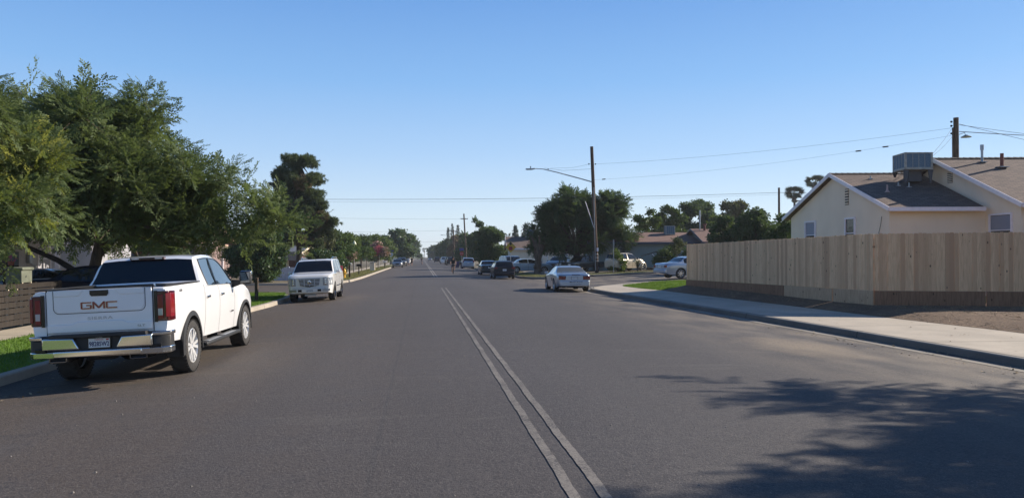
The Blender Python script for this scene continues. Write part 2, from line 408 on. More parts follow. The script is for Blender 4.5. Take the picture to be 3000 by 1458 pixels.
# ================================================================ GROUND
def path_pts(pts, step=1.5):
    out = []
    for a, b in zip(pts[:-1], pts[1:]):
        L = math.dist(a, b); n = max(1, min(int(L / step), 60))
        out += [(a[0] + (b[0]-a[0])*i/n, a[1] + (b[1]-a[1])*i/n) for i in range(n)]
    return out + [pts[-1]]
def sheet(name, poly, dz, mat, cell=1.0, lim=(-14, 40, 8, 132), kind='structure', hf=None, big=None):
    """polygon cut on a grid and laid on the ground height"""
    bm = bmesh.new()
    vs = [bm.verts.new((x, y, 0)) for x, y in poly]; bm.faces.new(vs)
    xs = [p[0] for p in poly]; ys = [p[1] for p in poly]
    def cut(a0, a1, l0, l1, ax):
        k = math.ceil(max(a0, l0) / cell) * cell
        while k < min(a1, l1):
            co = (k, 0, 0) if ax == 0 else (0, k, 0); no = (1, 0, 0) if ax == 0 else (0, 1, 0)
            bmesh.ops.bisect_plane(bm, geom=bm.verts[:] + bm.edges[:] + bm.faces[:], plane_co=co, plane_no=no, dist=1e-5)
            k += cell
    cut(min(xs), max(xs), lim[0], lim[1], 0); cut(min(ys), max(ys), lim[2], lim[3], 1)
    hf = hf or hgt
    for v in bm.verts: v.co.z = hf(v.co.x, v.co.y) + dz
    bmesh.ops.triangulate(bm, faces=[f for f in bm.faces if len(f.verts) > 4])
    bmesh.ops.recalc_face_normals(bm, faces=bm.faces[:])
    for f in bm.faces:
        if f.normal.z < 0: f.normal_flip()
    me = bpy.data.meshes.new(name); bm.to_mesh(me); bm.free(); me.materials.append(mat)
    me.polygons.foreach_set('use_smooth', [True] * len(me.polygons))
    o = bpy.data.objects.new(name, me); COL.objects.link(o)
    return tag(o, kind=kind)
sheet('road', [(-13, -12), (60, -12), (60, 140), (-13, 140)], 0.0, M_ASPH)
far = MB()
far.add([(-2600, -600, -.35), (2600, -600, -.35), (2600, 4200, -.35), (-2600, 4200, -.35)], [(0, 1, 2, 3)])
tag(far.build('ground', M_LOT), kind='structure')
sheet('road_far', [(-8, 139.5), (12, 139.5), (12, 900), (-8, 900)], -.002, M_ASPH, 1, (-8, 12, 1e9, 1e9))
sheet('side_street', [(-90, 39), (-12.9, 39), (-12.9, 60), (-90, 60)], -.002, M_ASPH, 1, (-1, 0, 1e9, 1e9))

NR = [(10.9, -12), (10.9, 8), (10.85, 14), (10.7, 20), (10.5, 24), (9.9, 30), (9.3, 35), (8.95, 38.5), (8.95, 40.2), (9.3, 41.8), (10.2, 43), (11.5, 43.7), (13.2, 44.1), (24, 46), (60, 52)]
NL = [(-6.4, -12), (-6.4, 20), (-6.15, 26), (-5.85, 31), (-5.9, 35.5), (-6.3, 39.5), (-7.4, 41.8), (-9, 42.7), (-12.5, 43.2), (-70, 45)]
FL = [(-70, 59), (-12.5, 55.6), (-9, 55.6), (-7.0, 56.4), (-5.8, 58.4), (-5.4, 61), (-5.2, 70), (-5.2, 640)]
FR = [(60, 67), (24, 61.8), (16, 60.4), (12.8, 59.9), (10.4, 60.3), (9.0, 61.6), (8.3, 64), (8.1, 70), (8.1, 640)]
def offset(path, d):
    """move a path to its inner side (left of travel positive)"""
    out = []
    for i, p in enumerate(path):
        a = path[max(i-1, 0)]; b = path[min(i+1, len(path)-1)]
        t = Vector((b[0]-a[0], b[1]-a[1])).normalized(); out.append((p[0] - t.y*d, p[1] + t.x*d))
    return out
def kerb(path, side, mat):
    """kerb and gutter swept along a path; side=+1 when the block lies left of travel"""
    P = path_pts(path, 1.0)
    prof = [(-.50, .006), (-.02, -.004), (0.0, .13), (.02, .152), (.16, .156), (.16, .10)]
    mb = MB(); rows = [[(q[0], q[1], GR(*q0) + z) for q, q0 in zip(offset(P, side * d), P)] for d, z in prof]
    n = len(P)
    for r in range(len(rows) - 1):
        vs = rows[r] + rows[r+1]
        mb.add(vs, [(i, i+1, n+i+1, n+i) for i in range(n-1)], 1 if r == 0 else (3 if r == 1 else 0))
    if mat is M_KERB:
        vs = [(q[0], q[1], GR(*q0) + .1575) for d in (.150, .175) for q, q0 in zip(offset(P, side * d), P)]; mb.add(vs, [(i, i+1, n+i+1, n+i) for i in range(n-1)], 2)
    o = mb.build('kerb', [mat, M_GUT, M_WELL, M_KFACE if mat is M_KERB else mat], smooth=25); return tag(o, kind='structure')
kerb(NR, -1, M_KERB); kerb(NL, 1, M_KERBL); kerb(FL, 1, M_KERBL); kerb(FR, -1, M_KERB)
# the blocks behind the kerbs
dN = offset(path_pts(NR, 2), -.13); sheet('ground_near_right', dN + [(60, -12)], .13, M_LAWN)
dN = offset(path_pts(NL, 2), .13); sheet('ground_near_left', dN + [(-70, -12)], .13, M_LOT)
dN = offset(path_pts(FL, 2), .13); sheet('ground_far_left', dN + [(-70, 640)], .13, M_LOT)
dN = offset(path_pts(FR, 2), -.13); sheet('ground_far_right', dN + [(60, 640)], .13, M_LOT)
# right pavement: from the kerb back to the soil and the lawn
ins = offset(NR, -.165)
rim = path_pts([p for p in ins[:12]], 3)
back = [(13.6, 43.6), (11.1, 41.9), (10.95, 41), (11.2, 38.6), (11.6, 36.8), (12.35, 32), (13.4, 27), (14.0, 23), (14.5, 18), (14.6, 10), (14.6, -12)]
sheet('pavement_right', rim + [(13.3, 43.95)] + back, .148, M_CONC)
def soilh(X, Y): return hgt(X, Y) + .20 * ss(14.0, 15.4, X + .12 * (Y - 22)) * ss(45, 37, Y)
sheet('soil', [(14.58, -12), (45, -12), (45, 24.4), (15.2, 24.5), (13.2, 37.3), (11.55, 36.9), (12.33, 32), (13.38, 27), (13.98, 23), (14.48, 18), (14.58, 10)], .152, M_SOIL, hf=soilh)
# left verge grass, pavement
sheet('verge_left', [(-6.57, -12), (-9.2, -12), (-9.2, 38), (-7.6, 40.8), (-6.6, 39.2), (-6.1, 35), (-6.05, 31), (-6.35, 26), (-6.57, 20)][::-1], .145, M_LAWN)
sheet('pavement_left', [(-9.2, -12), (-10.5, -12), (-10.5, 41.9), (-9.2, 41.9)][::-1], .152, M_CONC)
sheet('verge_far_left', [(-5.6, 61), (-5.4, 70), (-5.4, 300), (-7.9, 300), (-7.9, 57.5), (-6.0, 59)][::-1], .150, M_VERGE)
sheet('pavement_far_left', [(-7.9, 57), (-7.9, 300), (-9.3, 300), (-9.3, 57)], .156, M_CONC)
sheet('verge_corner', [(9.3, 62.1), (10.5, 60.6), (12.8, 60.2), (16, 60.7), (24, 62.1), (40, 64.4), (40, 66.5), (24, 64.3), (14, 62.8), (10.8, 63.2), (10.4, 66), (10.4, 120), (8.35, 120), (8.5, 65)], .150, M_VERGE)
# driveways and pale path strips on the far corner
sheet('driveway', [(8.35, 73.5), (8.35, 80), (17, 80), (17, 73.5)], .160, M_CONC)
# road markings
def stripe(name, x0, x1, y0, y1, mat, n=60):
    mb = MB(); rnd = random.Random(int(x0 * 100 + y0))
    ys = [y0 + (y1 - y0) * i / n for i in range(n + 1)]
    vs = []
    for y in ys:
        j = .004 * math.sin(y * 3.1) + rnd.uniform(-.005, .005); vs += [(x0 + j, y, GR(x0, y) + .006), (x1 + j, y, GR(x1, y) + .006)]
    mb.add(vs, [(2*i, 2*i+1, 2*i+3, 2*i+2) for i in range(n)])
    return tag(mb.build(name, mat), kind='structure')
for a in (1.075, 1.31):
    stripe('road_marking', a, a + .085, 1.5, 43.8, M_LINE, 420)
    stripe('road_marking', a, a + .10, 67, 420, M_LINE2, 200)
for (x0, x1, y) in ((-3.6, -1.0, 59.2), (-.9, 1.4, 57.6), (-4.0, -2.6, 62.5)):
    mb = MB(); mb.add([(x0, y, GR(x0, y)+.006), (x1, y+.15, GR(x1, y)+.006), (x1, y+.45, GR(x1, y)+.006), (x0, y+.3, GR(x0, y)+.006)], [(0,1,2,3)])
    tag(mb.build('road_marking', M_LINE), kind='structure')

# ---------------------------------------------------------------- stamped foliage
def rot_from(dirs, spin):
    """(N,3,3) matrices whose local +Y follows dirs, spun about it"""
    d = dirs / np.linalg.norm(dirs, axis=1, keepdims=True)
    up = np.tile(np.array([[0., 0., 1.]]), (len(d), 1)); par = np.abs(d[:, 2]) > .97; up[par] = (1, 0, 0)
    x = np.cross(d, up); x /= np.linalg.norm(x, axis=1, keepdims=True); z = np.cross(x, d)
    c, s = np.cos(spin)[:, None], np.sin(spin)[:, None]
    x2 = x * c + z * s; z2 = -x * s + z * c
    return np.stack([x2, d, z2], axis=2)
def stamp(name, tv, tf, tm, pos, dirs, spin, scale, mats, parent=None, hide_bottom=None):
    """copies of a template (tv verts, tf quads) merged into ONE mesh; fast"""
    N = len(pos); V = len(tv); F = len(tf)
    Rm = rot_from(dirs, spin)
    vv = np.einsum('nij,vj->nvi', Rm, tv) * scale[:, None, None] + pos[:, None, :]
    ff = (tf[None] + (np.arange(N) * V)[:, None, None]).reshape(-1, tf.shape[1])
    me = bpy.data.meshes.new(name)
    me.vertices.add(N * V); me.vertices.foreach_set('co', vv.astype(np.float32).ravel())
    me.loops.add(ff.size); me.loops.foreach_set('vertex_index', ff.astype(np.int32).ravel())
    me.polygons.add(N * F); k = tf.shape[1]
    me.polygons.foreach_set('loop_start', (np.arange(N * F) * k).astype(np.int32))
    me.polygons.foreach_set('loop_total', np.full(N * F, k, np.int32))
    for m in (mats if isinstance(mats, (list, tuple)) else [mats]): me.materials.append(m)
    me.polygons.foreach_set('material_index', np.tile(tm, N).astype(np.int32))
    me.update(calc_edges=True); me.validate()
    o = bpy.data.objects.new(name, me); COL.objects.link(o)
    if parent: o.parent = parent
    return o
def leaf_quad(base, tip, side, w):
    b, t, s = np.array(base, float), np.array(tip, float), np.array(side, float)
    m = b + (t - b) * .45
    return [b, m + s * w, t, m - s * w]
def T_compound(n=7, L=.30, ll=.07, lw=.016, droop=.25, seed=1):
    """one pinnate leaf along +Y"""
    rnd = random.Random(seed); vs = []
    for i in range(n):
        t = (i + .7) / n; y = t * L; z = -droop * L * t * t
        for sgn in (-1, 1):
            a = rnd.uniform(-.2, .2)
            d = np.array((sgn * .85, .5 + a, -.25 + rnd.uniform(-.3, .2))); d /= np.linalg.norm(d)
            p = np.array((0, y, z)); s = np.cross(d, (0, 0, 1)); s /= np.linalg.norm(s)
            vs += leaf_quad(p, p + d * ll, s + np.array((0, 0, rnd.uniform(-.3, .3))), lw)
    p = np.array((0, L, -droop * L)); vs += leaf_quad(p, p + np.array((0, ll, -.02)), (1, 0, 0), lw)
    return np.array(vs)
def tmpl(vs): 
    vs = np.array(vs); return vs, np.arange(len(vs)).reshape(-1, 4), np.zeros(len(vs) // 4, int)
def T_shoot(SL=1.0, k=8, seed=3, **kw):
    """a twig with pinnate leaves on both sides and its thin stem"""
    rnd = random.Random(seed); vs = []; lf = T_compound(**kw)
    for i in range(k):
        t = (i + .5) / k; y = t * SL; sgn = 1 if i % 2 else -1
        a = math.atan2(sgn * (1.1 - .6 * t), 1) + rnd.uniform(-.25, .25); e = rnd.uniform(-.35, .3)
        M = (Matrix.Rotation(-a, 3, 'Z') @ Matrix.Rotation(e, 3, 'X') @ Matrix.Rotation(rnd.uniform(-.6, .6), 3, 'Y'))
        sc = 1.1 - .45 * t
        vs.append((lf * sc) @ np.array(M).T + np.array((0, y, -.12 * SL * t * t)))
    st = []
    for (a, b) in ((0, .5), (.5, 1)):
        w = .006 * (1.3 - a)
        p = lambda t: np.array((0, t * SL, -.12 * SL * t * t))
        st += [p(a) + (w, 0, 0), p(b) + (w * .6, 0, 0), p(b) - (w * .6, 0, 0), p(a) - (w, 0, 0)]
    vs = np.concatenate(vs + [np.array(st)])
    tf = np.arange(len(vs)).reshape(-1, 4); tm = np.zeros(len(tf), int); tm[-2:] = 1
    return vs, tf, tm
def T_tuft(n=10, r=.3, lw=.05, seed=5, flat=.6, ll=.14):
    rnd = np.random.RandomState(seed); vs = []
    for i in range(n):
        p = rnd.normal(size=3) * (r * .5, r * .5, r * .5 * flat); d = rnd.normal(size=3) + (0, .6, -.1); d /= np.linalg.norm(d)
        s = np.cross(d, rnd.normal(size=3)); s /= np.linalg.norm(s)
        vs += leaf_quad(p, p + d * ll * rnd.uniform(.7, 1.3), s, lw)
    return tmpl(vs)
def T_needle(n=14, L=.22, w=.008, seed=2):
    rnd = np.random.RandomState(seed); vs = []
    for i in range(n):
        p = np.array((0, rnd.uniform(0, .18), 0)); d = np.array((rnd.normal() * .6, 1, rnd.normal() * .6)); d /= np.linalg.norm(d)
        s = np.cross(d, rnd.normal(size=3)); s /= np.linalg.norm(s); vs += leaf_quad(p, p + d * L, s, w)
    return tmpl(vs)
def blob_points(blobs, n, rs, shell=.55, squash_bottom=.0):
    """points and outward directions in a set of ellipsoids (cx,cy,cz,rx,ry,rz)"""
    B = np.array(blobs, float); vol = (B[:, 3] * B[:, 4] * B[:, 5]) ** .72; pr = vol / vol.sum()
    k = rs.choice(len(B), n, p=pr); u = rs.normal(size=(n, 3)); u /= np.linalg.norm(u, axis=1, keepdims=True)
    rad = (shell + (1 - shell) * rs.rand(n)) * (1 + .12 * rs.normal(size=n))
    p = B[k, :3] + u * rad[:, None] * B[k, 3:]
    return p, u, k
def clumps(env, k, rs, r=(.18, .3), bias=.75, low=-.6):
    """k clump ellipsoids spread near the surface of envelope ellipsoids"""
    E = np.array(env, float); vol = (E[:, 3] * E[:, 4] * E[:, 5]) ** .8; pr = vol / vol.sum(); out = []
    for i in range(k):
        e = E[rs.choice(len(E), p=pr)]
        while True:
            u = rs.normal(size=3); u /= np.linalg.norm(u)
            if u[2] > low: break
        q = bias + (1 - bias) * rs.rand() - (.5 if rs.rand() < .2 else 0)
        c = e[:3] + u * e[3:] * q; m = min(e[3:]) ; rr = m * rs.uniform(*r)
        out.append((c[0], c[1], c[2], rr * rs.uniform(.9, 1.4), rr * rs.uniform(.9, 1.4), rr * rs.uniform(.55, .85)))
    return out
def limbs(mb, base, h0, targets, r0, rs, seg=6, sag=.0, n=5):
    for c in targets:
        a = Vector(base) + Vector((0, 0, h0 * rs.uniform(.75, 1.1))); b = a.lerp(Vector(c[:3]), .86); L = (b - a).length
        mid = a.lerp(b, .5) + Vector((rs.normal() * .08 * L, rs.normal() * .08 * L, .10 * L))
        pts = [(a * (1-t)**2 + mid * 2*t*(1-t) + b * t*t) for t in [i / seg for i in range(seg+1)]]
        mb.tube(pts, [r0 * (1 - .85 * i / seg) for i in range(seg+1)], n)
def tree(name, label, x, y, h, env, k=26, n=1500, leaf=None, T=None, size=1.0, trunk=.25, th=None, cl=(.2, .34), seed=1, group=None,
         bark=None, spin=.6, outw=.9, upw=.25, lean=(0, 0), fork=True, accents=(), z0=None, nl=None, bias=.72, low=-.7, jit=.5, cat='tree', shell=.45, vis=None):
    """env: ellipsoids relative to the trunk foot"""
    rs = np.random.RandomState(seed)
    z0 = GI(x, y) if z0 is None else z0
    t = thing(name, label, cat, (x, y, z0), 0, group)
    cs = clumps(env, k, rs, cl, bias, low)
    th = th or h * .3
    mb = MB(); top = Vector((lean[0], lean[1], th))
    mb.tube([(0, 0, -.1), (lean[0]*.1, lean[1]*.1, th*.2), (lean[0]*.45, lean[1]*.45, th*.6), tuple(top)], [trunk*1.35, trunk, trunk*.85, trunk*.75], 10)
    if fork: limbs(mb, (lean[0], lean[1], 0), th, cs[:(nl or 14)], trunk * .42, rs)
    mb.build('trunk', bark or M_BARK, t, smooth=60)
    tv, tf, tm = T if T is not None else T_tuft(10, .35, .055, seed)
    p, u, kk = blob_points(cs, n, rs, shell)
    d = u * outw + np.array((0, 0, upw)) + rs.normal(size=(n, 3)) * jit
    o = stamp('crown', tv, tf, tm, p, d, rs.uniform(-spin, spin, n), size * rs.uniform(.7, 1.25, n), [leaf or L_MID, M_BARK], t)
    for (nm, mat, idx, m, sz) in accents:
        sel = [cs[i % len(cs)] for i in idx]; p, u, kk = blob_points(sel, m, rs, .8)
        d = u + rs.normal(size=(m, 3)) * .4 + (0, 0, .2)
        stamp(nm, tv, tf, tm, p, d, rs.uniform(-3, 3, m), sz * rs.uniform(.7, 1.2, m), [mat, M_BARK], t)
    return t
def blades(name, label, poly, n, mat, h=.06, w=.006, seed=1, kind='stuff', hf=None, lean=.5):
    rs = np.random.RandomState(seed); P = np.array(poly); lo, hi = P.min(0), P.max(0); pts = []
    while len(pts) < n:
        q = rs.uniform(lo, hi, (n, 2)); x, yv = q[:, 0], q[:, 1]; ins_ = np.zeros(n, bool); j = len(P) - 1
        for i in range(len(P)):
            c = ((P[i, 1] > yv) != (P[j, 1] > yv)) & (x < (P[j, 0] - P[i, 0]) * (yv - P[i, 1]) / (P[j, 1] - P[i, 1] + 1e-9) + P[i, 0])
            ins_ ^= c; j = i
        pts += list(q[ins_])
    pts = np.array(pts[:n]); hf = hf or GI
    z = np.array([hf(a, b) for a, b in pts]) - .004
    pos = np.column_stack([pts, z]); d = np.column_stack([rs.normal(size=(n, 2)) * lean, np.ones(n)])
    tv = np.array([(-w, 0, 0), (w, 0, 0), (w * .3, h, 0), (-w * .3, h, 0)]); tf = np.array([[0, 1, 2, 3]]); tm = np.zeros(1, int)
    o = stamp(name, tv, tf, tm, pos, d, rs.uniform(0, 6.28, n), rs.uniform(.5, 1.3, n), mat)
    return tag(o, label, 'grass' if 'grass' in name else name.replace('_', ' '), kind=kind)
# ================================================================ VEHICLES (local: +Y forward, origin on the ground)
M_WHEEL = pm('bright_machined_alloy', (.80, .80, .80), .25, .45)
M_REDL = pm('letter_red', (.20, .008, .012), .25, coat=1)
def pchip(P, x):
    n = len(P)
    if x <= P[0][0]: return P[0][1]
    if x >= P[-1][0]: return P[-1][1]
    d = [(P[i+1][1]-P[i][1])/(P[i+1][0]-P[i][0]) for i in range(n-1)]
    m = [d[0]] + [0 if d[i-1]*d[i] <= 0 else 2*d[i-1]*d[i]/(d[i-1]+d[i]) for i in range(1, n-1)] + [d[-1]]
    for i in range(n-1):
        if x <= P[i+1][0]:
            h = P[i+1][0]-P[i][0]; t = (x-P[i][0])/h
            return ((2*t**3-3*t*t+1)*P[i][1] + (t**3-2*t*t+t)*h*m[i] + (-2*t**3+3*t*t)*P[i+1][1] + (t**3-t*t)*h*m[i+1])
def section(S, y):
    hw = pchip(S['plan'], y); zt = pchip(S['top'], y); zb = min(pchip(S['belt'], y), zt - .012); zs = pchip(S['sill'], y)
    g = max(0, zt - zb); wr = hw * S.get('shr', .94) - S.get('tum', .3) * g
    dr = min(.075, g * .45); lo = zs + (zb - zs) * .35; mid = zs + (zb - zs) * .68; b = S.get('bulge', .02)
    wsh = hw * S.get('shr', .94)
    return [(0, zs - .02), (hw * .8, zs - .02), (hw - .06, zs), (hw - b, lo), (hw, mid), (hw - .012, zs + (zb - zs) * .9), (wsh + .012, zb),
            (wsh - .012, zb + min(.02, g * .2)), (wsh - .012 - (wsh - wr) * .36, zb + (zt - dr - zb) * .36), (wsh - .012 - (wsh - wr) * .72, zb + (zt - dr - zb) * .72),
            (wr, zt - dr), (wr - .06, zt - dr * .32), (wr * .6, zt - .004), (0, zt)]
def car_body(S, parent, cls, slots, extra_cut=None, res=.09):
    """loft, cut wheel arches, split into the named part meshes. slots: list of (name, material)"""
    y0, y1 = S['top'][0][0], S['top'][-1][0]; br = {y0, y1, y0 + .015, y1 - .015, y0 + .05, y1 - .05}
    for k in S.get('brk', []): br.add(k)
    for p in S['top']: br.add(p[0])
    ys = sorted(br); out = [ys[0]]
    for a, b in zip(ys[:-1], ys[1:]):
        if b - a < .008: continue
        n = max(1, math.ceil((b - a) / res)); out += [a + (b - a) * i / n for i in range(1, n + 1)]
    ys = out; mb = MB(); rings = []
    for y in ys:
        sec = section(S, y); rings.append([(x, y, z) for x, z in sec] + [(-x, y, z) for x, z in sec[-2:0:-1]])
    K = len(rings[0])
    for r in rings: mb.v += r
    for i in range(len(ys) - 1):
        ym = (ys[i] + ys[i+1]) / 2
        for j in range(K):
            jj = j if j < 13 else 25 - j
            mb.f.append([i*K + j, (i+1)*K + j, (i+1)*K + (j+1) % K, i*K + (j+1) % K]); mb.m.append(cls(jj, 1 if j < 13 else -1, ym, S))
    mb.f.append(list(range(K))); mb.m.append(0); b = (len(ys)-1)*K; mb.f.append([b + j for j in range(K)][::-1]); mb.m.append(0)
    mats = [m for _, m in slots]
    o = mb.build('tmp_body', mats)
    well = next(i for i, (n, m) in enumerate(slots) if n == 'wheel_well')
    cut = MB(); wb = S['wheels']
    for yw in (wb[0], wb[1]):
        for sx in (-1, 1):
            hw = pchip(S['plan'], yw); x0, x1 = sx * (hw - .36), sx * (hw + .3); r = wb[2] + S.get('gap', .055)
            n = 28; pts = [(yw + r * math.cos(2*math.pi*i/n), wb[2] + r * math.sin(2*math.pi*i/n)) for i in range(n)]
            cut.prism(pts, min(x0, x1), max(x0, x1), 'YZ', well)
    c = cut.build('tmp_cut', mats); 
    for p in c.data.polygons: p.material_index = well
    cuts = [c]
    if extra_cut: cuts.append(extra_cut(mats))
    for c in cuts:
        md = o.modifiers.new('b', 'BOOLEAN'); md.operation = 'DIFFERENCE'; md.object = c; md.solver = 'EXACT'
    dg = bpy.context.evaluated_depsgraph_get(); me = bpy.data.meshes.new_from_object(o.evaluated_get(dg))
    for q in [o] + cuts: bpy.data.objects.remove(q)
    res_ = {}
    bm0 = bmesh.new(); bm0.from_mesh(me)
    jobs = []; ymid = (wb[0] + wb[1]) / 2
    for si, (nm, mat) in enumerate(slots):
        if nm == 'wheel_well': jobs += [(si, nm, mat, lambda c, a=a, b=b: (c.x > 0) == a and (c.y > ymid) == b) for a in (0, 1) for b in (0, 1)]
        else: jobs.append((si, nm, mat, lambda c: True))
    for si, nm, mat, ok in jobs:
        bm = bm0.copy(); bmesh.ops.delete(bm, geom=[f for f in bm.faces if f.material_index != si or not ok(f.calc_center_median())], context='FACES')
        if not bm.faces: bm.free(); continue
        if nm == 'body': bmesh.ops.remove_doubles(bm, verts=bm.verts[:], dist=.0008)
        pm_ = bpy.data.meshes.new(nm); bm.to_mesh(pm_); bm.free(); pm_.materials.clear(); pm_.materials.append(mat)
        pm_.polygons.foreach_set('material_index', [0] * len(pm_.polygons)); smooth_by(pm_, 32)
        q = bpy.data.objects.new(nm, pm_); COL.objects.link(q); q.parent = parent; res_.setdefault(nm, []).append(q)
    bm0.free()
    return res_
def make_wheel(parent, x, y, r, w, style, rimmat, rimr=.64, n=5, name='wheel'):
    e = bpy.data.objects.new(name, None); COL.objects.link(e); e.parent = parent; e.location = (x, y, r); e.empty_display_size = .1
    s = 1 if x > 0 else -1; rr = r * rimr; h = w / 2
    t = MB(); t.lathe([(rr, -h*.8), (rr + .02, -h*.95), (r*.9, -h), (r*.97, -h*.88), (r, -h*.62), (r*1.0, 0), (r, h*.62), (r*.97, h*.88), (r*.9, h), (rr + .02, h*.95), (rr, h*.8)], axis='X', n=36)
    if style == 'truck':
        for k in range(44):   # tread blocks
            a = 2*math.pi*k/44
            for sd in (-1, 1):
                M = Matrix.Rotation(a + (sd*.04), 4, 'X')
                t.box(sd*h*.55 if sd > 0 else -h*.98, h*.98 if sd > 0 else -h*.55, -.013, .013, r*.955, r*1.006, 0, M)
    t.build('tyre', M_RUB, e, smooth=40)
    m = MB(); f = s * h * .72
    m.lathe([(rr*1.0, s*h*.86), (rr*.96, s*h*.9), (rr*.93, s*h*.7), (rr*.90, -s*h*.5)], axis='X', n=36)
    m.lathe([(.001, f*.95), (rr*.16, f*.95), (rr*.22, f*.8), (rr*.22, f*.3)], axis='X', n=16)
    for k in range(n):
        a = 2*math.pi*(k+.5)/n
        if style == 'truck':     # split spokes
            for da, wd in ((-.19, .024), (.19, .024)):
                M = Matrix.Rotation(a, 4, 'X'); p0 = Vector((f*.95, math.sin(da*.4)*rr*.15, rr*.15)); p1 = Vector((s*h*.80, math.sin(da)*rr*.97, math.cos(da)*rr*.95))
                m.bar(M @ p0, M @ p1, .045, wd, up=(1, 0, 0))
        else:
            wd = {'spoke': .20, 'thin': .12, 'fat': .30}.get(style, .2) * rr
            M = Matrix.Rotation(a, 4, 'X'); m.prism([(-wd*.7, rr*.1), (wd*.7, rr*.1), (wd*.45, rr*.95), (-wd*.45, rr*.95)], 0, .001, 'YZ')
            nv = 8; vs = m.v[-nv:]
            for i in range(nv):
                v = Vector(vs[i]); xx = f*.9 if i < 4 else f*.5; v.x = xx; m.v[len(m.v)-nv+i] = tuple(M @ v)
    m.build('rim', rimmat, e, smooth=30)
    d = MB(); d.lathe([(.001, -s*h*.25), (rr*.9, -s*h*.25)], axis='X', n=24); d.build('brake_disc', M_WELL, e)
    return e
def rbox(name, x0, x1, y0, y1, z0, z1, mat, parent, bevel=.012, M=None):
    return MB().box(x0, x1, y0, y1, z0, z1, 0, M).build(name, mat, parent, bevel=bevel)
def seams(S, parent, ylist, rows=(2, 6), name='door_seam'):
    for y in ylist:
        for sx in (-1, 1):
            m = MB(); vs = []
            a = section(S, y)[rows[0]:rows[1]+1]
            for x, z in a: vs += [(sx*(x + .0015), y - .005, z), (sx*(x + .0015), y + .005, z)]
            m.add(vs, [(2*i, 2*i+1, 2*i+3, 2*i+2) for i in range(len(a)-1)]); m.build(name, M_WELL, parent)
def text(name, s, size, mat, parent, loc, rot, ext=.004, sx=1., align='CENTER', off=0, sp=1.):
    cu = bpy.data.curves.new(name, 'FONT'); cu.body = s; cu.size = size; cu.extrude = ext; cu.align_x = align; cu.align_y = 'CENTER'; cu.offset = off; cu.space_character = sp
    o = bpy.data.objects.new('t', cu); COL.objects.link(o)
    me = bpy.data.meshes.new_from_object(o.evaluated_get(bpy.context.evaluated_depsgraph_get())); bpy.data.objects.remove(o)
    me.transform(Matrix.Diagonal((sx, 1, 1, 1))); me.transform(Euler(rot).to_matrix().to_4x4()); me.transform(Matrix.Translation(loc))
    me.materials.clear(); me.materials.append(mat); me.name = name
    q = bpy.data.objects.new(name, me); COL.objects.link(q); q.parent = parent; return q
def generic(name, label, S, paint, loc, rz, group=None, tilt=0., rim=None, detail=2):
    t = thing(name, label, 'car' if 'cat' not in S else S['cat'], loc, rz, group, tilt)
    wins = S['wins']; ws = S['ws']; rw = S['rw']; doors = S['doors']
    S = dict(S); S['brk'] = [v for a in wins + doors + [ws, rw] for v in a] + S.get('brk', [])
    slots = [('body', paint), ('windscreen', M_GLASS), ('rear_window', S.get('rwmat', M_GLASS)), ('wheel_well', M_WELL)]
    base = len(slots); ws_i = {}
    for i, wv in enumerate(wins):
        for sd in (-1, 1): ws_i[(i, sd)] = len(slots); slots.append(('side_window', S.get('winmat', M_GLASS)))
    ds_i = {}
    for i, dv in enumerate(doors):
        for sd in (-1, 1): ds_i[(i, sd)] = len(slots); slots.append(('door', paint))
    def cls(j, sd, ym, S_):
        g = pchip(S['top'], ym) - pchip(S['belt'], ym)
        if j >= 11 and ws[0] < ym < ws[1]: return 1
        if j >= 11 and rw[0] < ym < rw[1]: return 2
        if 7 <= j <= 9 and g > .07:
            for i, (a, b) in enumerate(wins):
                if a < ym < b: return ws_i[(i, sd)]
        if 2 <= j <= 6:
            for i, (a, b) in enumerate(doors):
                if a < ym < b: return ds_i[(i, sd)]
        return 0
    res = car_body(S, t, cls, slots, res=S.get('res', .12))
    yf, yr, r, ww = S['wheels']
    for yw in (yf, yr):
        hw = pchip(S['plan'], yw)
        for sx in (-1, 1): make_wheel(t, sx * (hw - ww/2 - .01), yw, r, ww, S.get('style', 'spoke'), rim or M_ALLOY, S.get('rimr', .66), S.get('spokes', 5))
    y0, y1 = S['top'][0][0], S['top'][-1][0]; W = pchip(S['plan'], 0)
    # side seams, handles (sub-parts of doors), mirrors
    if detail >= 2:
        seams(S, t, sorted({v for d in doors for v in d}))
        for (i, sd), si in ds_i.items():
            pass
        ds = res.get('door', [])
        for q in ds:
            cx = [v.co for v in q.data.vertices]; ymin = min(v.y for v in cx); sd = 1 if cx[0].x > 0 else -1
            zb = pchip(S['belt'], ymin + .15); hx = section(S, ymin + .15)[5][0]
            rbox('door_handle', min(sd*(hx-.01), sd*(hx+.03)), max(sd*(hx-.01), sd*(hx+.03)), ymin + .06, ymin + .24, zb - .13, zb - .10, S.get('handle', paint), q, .008)
    my = ws[1] - .25 if 'my' not in S else S['my']
    for sx in (-1, 1):
        zb = pchip(S['belt'], my); hx = section(S, my)[6][0]
        a, b = sorted((sx*(hx + .03), sx*(hx + .21)))
        rbox('mirror', a, b, my - .05, my + .06, zb + .0, zb + .14, S.get('mirmat', paint), t, .03)
    return t, S, res

